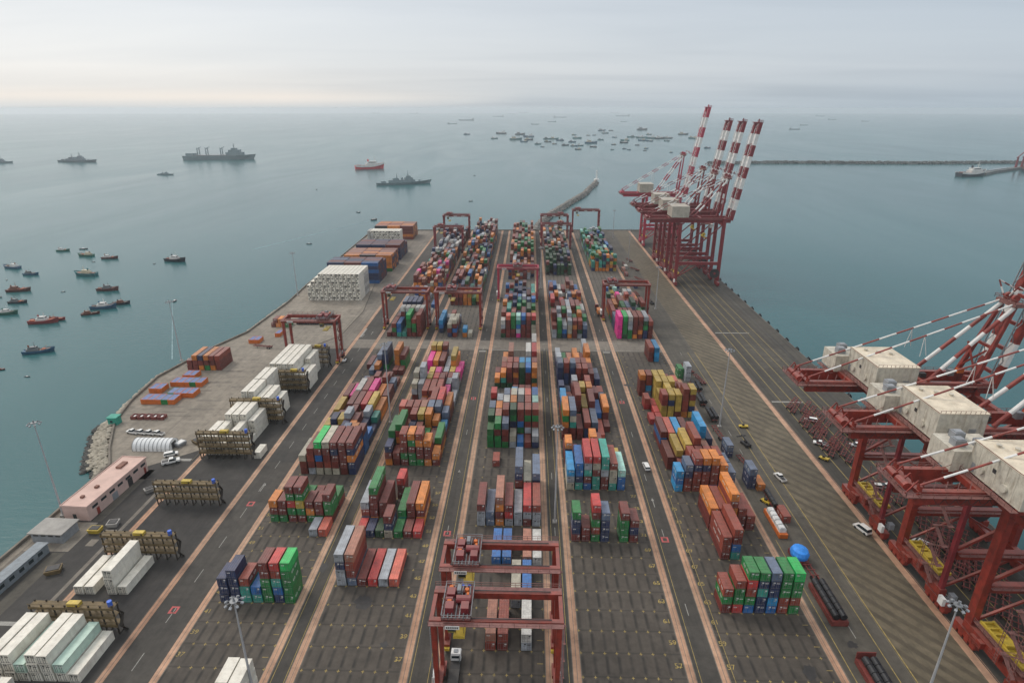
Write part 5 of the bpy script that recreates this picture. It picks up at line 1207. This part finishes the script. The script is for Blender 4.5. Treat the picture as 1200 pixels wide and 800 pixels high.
# fence along the wharf kerb
t = thing('boundary_fence', 'low dark wire fence between the pale wharf and the reefer road', 'fence', (0, 0, 0))
FN = [(-124.6, 196), (-124.6, 285)]
m = MB(); i = 0
for k in range(31):
    y = 196 + k * 3; m = MB(); m.box(-124.65, -124.55, y - .05, y + .05, 0, 1.8); m.obj('post', M_dark, t)
m = MB()
for z in (.5, 1.1, 1.7): m.box(-124.62, -124.58, 196, 286, z, z + .05)
m.obj('wire', M_dark, t)

# ------------------------------------------------------------ boats and ships
SM = {k: simple('ship_' + k, v, .55, 0, .15, .2, s) for k, v, s in (('dark_hull', (.018, .025, .035), .2), ('blue_hull', (.02, .09, .16), .2), ('teal_hull', (.02, .14, .15), .2), ('red_hull', (.60, .03, .04), .2), ('rust_red_hull', (.24, .035, .035), .3), ('green_hull', (.02, .12, .08), .2),
      ('brown_hull', (.10, .03, .025), .3), ('white_house', (.62, .60, .56), .2), ('navy_grey', (.16, .215, .225), .1), ('navy_grey_light', (.13, .165, .18), .1), ('deck_brown', (.16, .11, .08), .3), ('deck_grey', (.16, .17, .17), .2), ('orange_deck', (.42, .12, .05), .2), ('cream_house', (.52, .45, .32), .2), ('rust', (.2, .08, .05), .3))}
def hull_rings(Ln, Bm, fb, sheer=.5, bow=.32, stern=.85, dr=1.0):
    rings = []
    for i in range(9):
        u = i / 8; x = (u - .5) * Ln
        wd = 1.0 if .15 < u < 1 - bow else (stern + (1 - stern) * u / .15 if u <= .15 else max(.04, math.sqrt(max(0, 1 - ((u - (1 - bow)) / bow) ** 2))))
        z1 = fb + sheer * fb * max(0, (u - .45) / .55) ** 2 + sheer * .25 * fb * max(0, (.25 - u) / .25)
        wl = wd * (.82 if u < .7 else .82 - .5 * (u - .7) / .3); fl_ = Ln * .04 * max(0, (u - .8) / .2)
        h = Bm / 2
        rings.append([(x - fl_ * .5, -h * wl * .7, -dr), (x, -h * wl, .1), (x + fl_, -h * wd, z1), (x + fl_, h * wd, z1), (x, h * wl, .1), (x - fl_ * .5, h * wl * .7, -dr)])
    return rings
def boat(x, y, Ln, rz, kind, label, group=None, hull='dark_hull', house='white_house', deck='deck_brown'):
    nm = {'fish': 'fishing_boat', 'tug': 'tugboat', 'cargo': 'cargo_ship', 'war': 'warship', 'aux': 'supply_ship', 'open': 'small_boat', 'off': 'offshore_ship', 'barge': 'barge'}[kind]
    cat = {'fish': 'fishing boat', 'tug': 'tugboat', 'cargo': 'ship', 'war': 'warship', 'aux': 'ship', 'open': 'boat', 'off': 'ship', 'barge': 'barge'}[kind]
    t = thing(nm, label, cat, (x, y, SEA), rz, group); H_ = SM[hull]; W_ = SM[house]; D_ = SM[deck]
    if kind == 'open':
        m = MB(); m.loft(hull_rings(Ln, Ln * .34, Ln * .10, .4, .4, .8, .3)); m.obj('hull', H_, t)
        m = MB(); m.box(-Ln * .2, Ln * .12, -Ln * .1, Ln * .1, Ln * .1, Ln * .17); m.obj('seat_locker', W_, t); return t
    if kind in ('fish', 'tug', 'off'):
        Bm = Ln * (.30 if kind == 'fish' else .31); fb = Ln * (.085 if kind == 'fish' else .10)
        m = MB(); rg = hull_rings(Ln, Bm, fb, .9, .38); m.loft(rg); m.obj('hull', H_, t)
        m = MB(); m.loft([[(p[0], p[1] * .93, p[2] + .02) for p in (r[2], r[3])] + [(r[3][0], r[3][1] * .93, r[3][2] + .05), (r[2][0], r[2][1] * .93, r[2][2] + .05)] for r in rg[1:8]]); m.obj('deck', D_, t)
        m = MB()
        for a, b in zip(rg, rg[1:]):
            m.beam(a[2], b[2], .12 * Ln / 15, .05 * Ln); m.beam(a[3], b[3], .12 * Ln / 15, .05 * Ln)
        m.obj('bulwark', W_ if kind == 'off' else H_, t)
        a = (-.36, .02) if kind == 'fish' else ((-.12, .30) if kind == 'off' else (-.22, .16))
        z = fb * 1.05
        m = MB(); m.box(Ln * a[0], Ln * a[1], -Bm * .32, Bm * .32, z, z + Ln * .09); m.box(Ln * (a[0] + .06), Ln * (a[1] - .04), -Bm * .26, Bm * .26, z + Ln * .0901, z + Ln * .155)
        hs = m.obj('deckhouse', W_, t)
        m = MB(); m.box(Ln * (a[1] - .0399), Ln * (a[1] - .03), -Bm * .24, Bm * .24, z + Ln * .115, z + Ln * .145); m.box(Ln * (a[0] + .1), Ln * (a[1] - .08), -Bm * .268, -Bm * .2601, z + Ln * .115, z + Ln * .14); m.obj('window', M_glass, hs)
        m = MB(); m.tube((Ln * (a[1] - .1), 0, z + Ln * .1551), (Ln * (a[1] - .1), 0, z + Ln * .34), Ln * .012, Ln * .006, 6); m.beam((Ln * (a[1] - .1), -Bm * .2, z + Ln * .25), (Ln * (a[1] - .1), Bm * .2, z + Ln * .25), Ln * .008); m.obj('mast', W_, t)
        m = MB(); m.tube((Ln * (a[0] + .09), 0, z + Ln * .1551), (Ln * (a[0] + .08), 0, z + Ln * .23), Ln * .03, Ln * .028, 8); m.obj('funnel', SM['rust'] if kind == 'fish' else H_, t)
        m = MB()
        if kind == 'fish': m.box(Ln * .12, Ln * .24, -Bm * .2, Bm * .2, z, z + Ln * .05); m.beam((Ln * .08, 0, z), (Ln * .30, 0, z + Ln * .16), Ln * .012); m.obj('net_pile', SM['orange_deck'] if int(Ln * 3) % 2 else D_, t)
        else: m.box(-Ln * .44, -Ln * .30, -Bm * .2, Bm * .2, z, z + Ln * .04); m.obj('winch', D_, t)
        return t
    if kind in ('cargo', 'barge', 'aux'):
        Bm = Ln * .15; fb = Ln * .055 if kind != 'barge' else Ln * .04
        m = MB(); rg = hull_rings(Ln, Bm, fb, .35, .2, .8, 2); m.loft(rg); m.obj('hull', H_, t)
        m = MB(); m.box(-Ln * .36, Ln * .36, -Bm * .44, Bm * .44, fb + .02, fb + Ln * .012); m.obj('deck', D_, t)
        if kind == 'cargo':
            m = MB(); m.box(-Ln * .46, -Ln * .36, -Bm * .4, Bm * .4, fb, fb + Ln * .075); m.box(-Ln * .435, -Ln * .375, -Bm * .5, Bm * .5, fb + Ln * .0751, fb + Ln * .09); m.obj('bridge_house', W_, t)
            m = MB(); m.tube((-Ln * .45, 0, fb + Ln * .0751), (-Ln * .45, 0, fb + Ln * .12), Ln * .014, Ln * .012, 8); m.obj('funnel', H_, t)
            m = MB(); m.tube((Ln * .42, 0, fb), (Ln * .42, 0, fb + Ln * .07), Ln * .004, Ln * .003, 6); m.obj('mast', W_, t)
        if kind == 'aux':
            m = MB(); m.box(Ln * .12, Ln * .36, -Bm * .42, Bm * .42, fb, fb + Ln * .05); m.box(Ln * .16, Ln * .32, -Bm * .38, Bm * .38, fb + Ln * .0501, fb + Ln * .085); m.box(Ln * .2, Ln * .27, -Bm * .3, Bm * .3, fb + Ln * .0851, fb + Ln * .11); m.obj('bridge_house', W_, t)
            m = MB(); m.box(-Ln * .45, -Ln * .33, -Bm * .4, Bm * .4, fb, fb + Ln * .04); m.obj('aft_house', W_, t)
            for u in (-.28, -.16, .05):
                m = MB()
                for s in (-1, 1): m.beam((Ln * u, s * Bm * .3, fb), (Ln * u, s * Bm * .3, fb + Ln * .12), Ln * .014, Ln * .014, Ln * .008, Ln * .008)
                m.beam((Ln * u, -Bm * .3, fb + Ln * .1), (Ln * u, Bm * .3, fb + Ln * .1), Ln * .01); m.beam((Ln * u, 0, fb + Ln * .1), (Ln * (u + .05), 0, fb + Ln * .13), Ln * .006); m.obj('replenishment_mast', W_, t)
            m = MB(); m.tube((Ln * .235, 0, fb + Ln * .1101), (Ln * .235, 0, fb + Ln * .18), Ln * .008, Ln * .003, 6); m.beam((Ln * .235, -Bm * .25, fb + Ln * .14), (Ln * .235, Bm * .25, fb + Ln * .14), Ln * .005); m.obj('mast', W_, t)
        return t
    if kind == 'war':
        Bm = Ln * .12; fb = Ln * .04; m = MB(); rg = hull_rings(Ln, Bm, fb, .8, .45, .8, 2); m.loft(rg); m.obj('hull', H_, t)
        m = MB(); z = fb; 
        for a, b, c_, h0, h1 in ((-.28, .22, .42, 0, .045), (.02, .18, .36, .0451, .085), (.05, .14, .3, .0851, .115), (-.2, -.08, .34, .0451, .08), (-.42, -.32, .2, 0, .03)):
            m.loft([[(Ln * a, -Bm * c_, z + Ln * h0), (Ln * b, -Bm * c_, z + Ln * h0), (Ln * b, Bm * c_, z + Ln * h0), (Ln * a, Bm * c_, z + Ln * h0)], [(Ln * (a + .01), -Bm * c_ * .85, z + Ln * h1), (Ln * (b - .012), -Bm * c_ * .85, z + Ln * h1), (Ln * (b - .012), Bm * c_ * .85, z + Ln * h1), (Ln * (a + .01), Bm * c_ * .85, z + Ln * h1)]])
        m.obj('superstructure', W_, t)
        for u, hh in ((.09, .215), (-.12, .165)):
            m = MB(); m.beam((Ln * u, 0, z + Ln * .055), (Ln * u, 0, z + Ln * hh), Ln * .018, Ln * .018, Ln * .004, Ln * .004); m.beam((Ln * u, -Bm * .3, z + Ln * hh * .75), (Ln * u, Bm * .3, z + Ln * hh * .75), Ln * .006); m.obj('mast', W_, t)
        m = MB(); m.loft([[(-Ln * .04, -Bm * .15, z + Ln * .03), (Ln * .0, -Bm * .15, z + Ln * .03), (Ln * .0, Bm * .15, z + Ln * .03), (-Ln * .04, Bm * .15, z + Ln * .03)], [(-Ln * .04, -Bm * .12, z + Ln * .08), (-Ln * .01, -Bm * .12, z + Ln * .085), (-Ln * .01, Bm * .12, z + Ln * .085), (-Ln * .04, Bm * .12, z + Ln * .08)]]); m.obj('funnel', SM['navy_grey'], t)
        m = MB(); m.tube((Ln * .30, 0, z + Ln * .012), (Ln * .30, 0, z + Ln * .035), Ln * .018, Ln * .014, 8); m.beam((Ln * .31, 0, z + Ln * .027), (Ln * .37, 0, z + Ln * .034), Ln * .005); m.obj('gun_turret', W_, t)
        return t
GH = 'boats moored in the harbour on the left'
def hb(x, y, Ln, rz, kind, lb, hull, house='white_house', deck='deck_brown', g=GH): boat(x, y, Ln * (.86 if Ln < 30 else 1.1), R(rz), kind, lb, g, hull, house, deck)
hb(-438, 548, 13, 10, 'fish', 'dark teal fishing boat, uppermost of the moored boats', 'green_hull'); hb(-424, 556, 8, 15, 'open', 'small dark boat touching the uppermost moored fishing boat', 'dark_hull')
hb(-402, 528, 17, 175, 'fish', 'dark green fishing boat just below the uppermost pair', 'green_hull', 'cream_house'); hb(-374, 519, 16, 5, 'fish', 'brown-hulled fishing boat with white house, upper right of group', 'brown_hull')
hb(-310, 511, 22, -8, 'tug', 'dark-hulled tug with pale deckhouse alone to the right of group', 'dark_hull', 'white_house', 'rust'); hb(-434, 483, 18, 170, 'fish', 'long white-railed blue boat at the left of the moored group', 'blue_hull')
hb(-401, 462, 14, 0, 'fish', 'small blue fishing boat with low cabin in left group', 'blue_hull', 'deck_grey'); hb(-355, 461, 21, 175, 'tug', 'large teal boat with cream deckhouse in the moored group centre', 'teal_hull', 'cream_house', 'rust')
hb(-374, 416, 18, 12, 'fish', 'rust-brown fishing boat with reddish deck on the left', 'brown_hull', 'rust', 'orange_deck'); hb(-310, 420, 17, 8, 'tug', 'maroon-hulled low tug below the teal boat', 'brown_hull', 'deck_grey', 'rust')
hb(-285, 378, 18, 12, 'tug', 'white-railed blue tug lying alongside a dark tug', 'blue_hull'); hb(-279, 387, 13, 15, 'tug', 'black tug alongside and behind the white-railed blue tug', 'dark_hull', 'rust')
hb(-352, 388, 14, 5, 'fish', 'dark boat with orange bow deck near left edge', 'dark_hull', 'deck_grey', 'orange_deck'); hb(-340, 364, 15, 12, 'tug', 'green and white boat cut by the left picture edge', 'green_hull'); hb(-376, 400, 6, 0, 'open', 'tiny dark boat at the left edge above the green boat', 'dark_hull')
hb(-303, 348, 19, 12, 'tug', 'large red and white tug, nearest-but-one of the moored boats', 'rust_red_hull', 'white_house', 'orange_deck'); hb(-299, 353, 12, 14, 'fish', 'smaller red boat rafted behind the large red tug', 'rust_red_hull', 'rust', 'orange_deck')
hb(-299 + 14, 365, 12, 22, 'fish', 'small red-brown fishing boat right of the red tug', 'brown_hull', 'rust'); hb(-269, 300, 17, 20, 'fish', 'dark blue fishing boat nearest the camera, alone', 'blue_hull', 'deck_grey'); hb(-271, 276, 6, 10, 'open', 'small brown boat at the left edge, nearest the camera', 'brown_hull', 'rust')
for i, (x, y) in enumerate(((-380, 506), (-340, 415), (-323, 501), (-408, 446), (-220, 779), (-84, 882), (-109, 1236), (-352, 1012), (-318, 322), (-250, 268))):
    hb(x, y, 3.2 if y < 700 else 7, i * 40, 'open', f"tiny dark dinghy on open water, {['above teal boat', 'between rust-brown boat and maroon tug', 'left of the lone tug', 'below the long blue boat', 'left of the breakwater root', 'in mid-channel before the breakwater', 'beyond the breakwater light', 'left of the grey frigate', 'below the large red tug', 'near the lower left edge'][i]}", 'dark_hull')
def wake(x, y, x2, y2, w0, w1):
    a, b = Vector((x, y)), Vector((x2, y2)); d = (b - a).normalized(); n_ = Vector((-d.y, d.x))
    sheet('boat_wake', [a + n_ * w0, a - n_ * w0, b - n_ * w1, b + n_ * w1], SEA + .04, M_foam)
hb(-246, 395, 6, 100, 'open', 'small motorboat heading away, trailing a thin white wake', 'dark_hull'); wake(-246, 392, -190, 292, .12, .32)
hb(-186, 723, 9, 40, 'tug', 'small motorboat with long pale wake left of the far yard corner', 'dark_hull'); wake(-190, 718, -262, 560, .4, 1.0)
hb(-217, 585, 6, 0, 'open', 'small dark motorboat off the white container wharf', 'dark_hull')
hb(-1301, 1504, 58, 0, 'war', 'grey ship cut by the left picture edge near the horizon', 'navy_grey', 'navy_grey_light', 'deck_grey', None)
hb(-1128, 1534, 90, -4, 'war', 'grey patrol warship between the left edge and supply ship', 'navy_grey_light', 'navy_grey_light', 'deck_grey', None)
hb(-734, 1235, 32, -6, 'war', 'small grey patrol boat below the large grey supply ship', 'navy_grey', 'navy_grey', 'deck_grey', None)
hb(-813, 1624, 158, 9, 'aux', 'large grey naval supply ship with four masts on the left', 'navy_grey', 'navy_grey', 'deck_grey', None)
hb(-354, 1374, 56, 22, 'off', 'bright red offshore ship with white bridge, alone in the bay', 'red_hull', 'white_house', 'rust', None)
hb(-222, 1088, 86, 22, 'war', 'dark grey frigate with tall masts in front of the red ship', 'navy_grey', 'navy_grey', 'deck_grey', None)
FLEET = [(-155, 2779, 32), (-148, 3331, 56), (-59, 2699, 55), (-49, 3216, 51), (-22, 2520, 31), (-4, 2966, 52), (-4, 2669, 39), (31, 2350, 26), (45, 2191, 15), (76, 2752, 36), (72, 2522, 29), (106, 2753, 40), (93, 2365, 19), (126, 2626, 34), (128, 2282, 27), (167, 2497, 31), (221, 3179, 26), (157, 2237, 26), (210, 2824, 41), (158, 2054, 22), (180, 2260, 25), (288, 3137, 20), (235, 2432, 50), (220, 2185, 25), (320, 3160, 20), (298, 2677, 27), (426, 3788, 49), (400, 3396, 39), (484, 3821, 29), (266, 2038, 13), (309, 2334, 18), (389, 2920, 24), (365, 2462, 34), (312, 2087, 15), (394, 2634, 38), (320, 2040, 13), (467, 2940, 38), (390, 2301, 17), (500, 2886, 42), (687, 3924, 68), (465, 2635, 34), (365, 2005, 13), (387, 2108, 17), (602, 3234, 30), (488, 2591, 29), (537, 2833, 49), (571, 2800, 49), (558, 2593, 23), (615, 2835, 37), (429, 1921, 12), (775, 3239, 51), (721, 2821, 41), (730, 2877, 35), (595, 2132, 23), (-319, 3223, 35)]
FL2 = sorted(FLEET, key=lambda q: q[0] / q[1])
protos = {}
HN = [('blue_hull', 'blue'), ('teal_hull', 'teal'), ('dark_hull', 'dark')]
for i, (x, y, Ln) in enumerate(FL2):
    hu, hn = HN[(i * 7 + i // 3) % 3]
    boat(x, y, Ln * .95, R(random.choice((-8, 5, 12, 172, 185))), 'fish', f"{hn} fishing boat, {ordw(i)} from the left in the anchored offshore fleet", 'anchored fishing fleet before the horizon', hu, random.choice(('white_house', 'cream_house', 'deck_grey')), 'deck_grey')
FAR = [(-495, 10107, 175), (-401, 14467, 153), (-170, 17800, 250), (44, 5305, 64), (219, 6313, 84), (428, 9208, 183), (1542, 10698, 226), (924, 6333, 67), (2300, 17600, 220), (4806, 10789, 155), (3521, 7582, 99), (3405, 6607, 78), (2156, 5096, 60), (1666, 4065, 70), (-659, 5430, 80), (-684, 6946, 167), (1299, 16936, 112), (-4048, 16787, 224), (-2807, 15518, 207)]
for i, (x, y, Ln) in enumerate(sorted(FAR, key=lambda q: q[0] / q[1])):
    boat(x, y, Ln, R(random.choice((-5, 8, 176))), 'cargo', f"hazy cargo ship near the horizon, {ordw(i)} from the left among the distant ships", 'distant ships on the horizon', 'navy_grey', 'deck_grey', 'navy_grey')
# pier and ships at the right edge
t = thing('distant_pier', 'dark pier with ship berths at the right edge of the sea', 'pier', (905, 1270, SEA), 0)
m = MB(); PP = [(0, 0), (50, 45), (130, 105), (330, 260)]
for a, b in zip(PP, PP[1:]): m.beam((a[0], a[1], 2.5), (b[0], b[1], 2.5), 14, 5)
m.obj('pier_deck', M_rockf, t)
m = MB(); m.beam((40, 40, 5.2), (120, 100, 5.2), 5, 3); m.obj('warehouse', M_grey, t)
boat(872, 1252, 62, R(15), 'off', 'white-bridged dark ship moored at the tip of the distant right pier', None, 'dark_hull', 'white_house', 'rust')
boat(1085, 1380, 80, R(35), 'cargo', 'dark red-decked ship at right picture edge beside the distant pier', None, 'dark_hull', 'rust', 'rust')
for i, (x, y) in enumerate(((1060, 1392), (1082, 1405))):
    t = thing('dock_crane', f"small red crane on the distant right pier, {'left' if i == 0 else 'right'} one", 'crane', (x, y, SEA + 5)); m = MB(); m.beam((0, 0, 0), (0, 0, 22), 3.5, 3.5, 2, 2); m.obj('tower', M_redfar, t); m = MB(); m.beam((-3, 0, 20), (16, 5, 34), 1.6); m.obj('jib', M_redfar, t)

# ------------------------------------------------------------ haze
hz = MB(); hz.box(-19500, 19500, -300, 19500, -8.0, 124.0)
hm = bpy.data.materials.new('haze_air'); hm.use_nodes = True; ht = hm.node_tree; ht.nodes.clear()
ho = ht.nodes.new('ShaderNodeOutputMaterial'); hv = ht.nodes.new('ShaderNodeVolumePrincipled'); hv.inputs['Color'].default_value = (.97, .985, 1.0, 1); hv.inputs['Density'].default_value = .0001; hv.inputs['Anisotropy'].default_value = 0.5
ht.links.new(hv.outputs[0], ho.inputs['Volume'])
hz.obj('haze', hm, kind='stuff', label='pale sea haze fading the far ships and horizon', cat='haze')
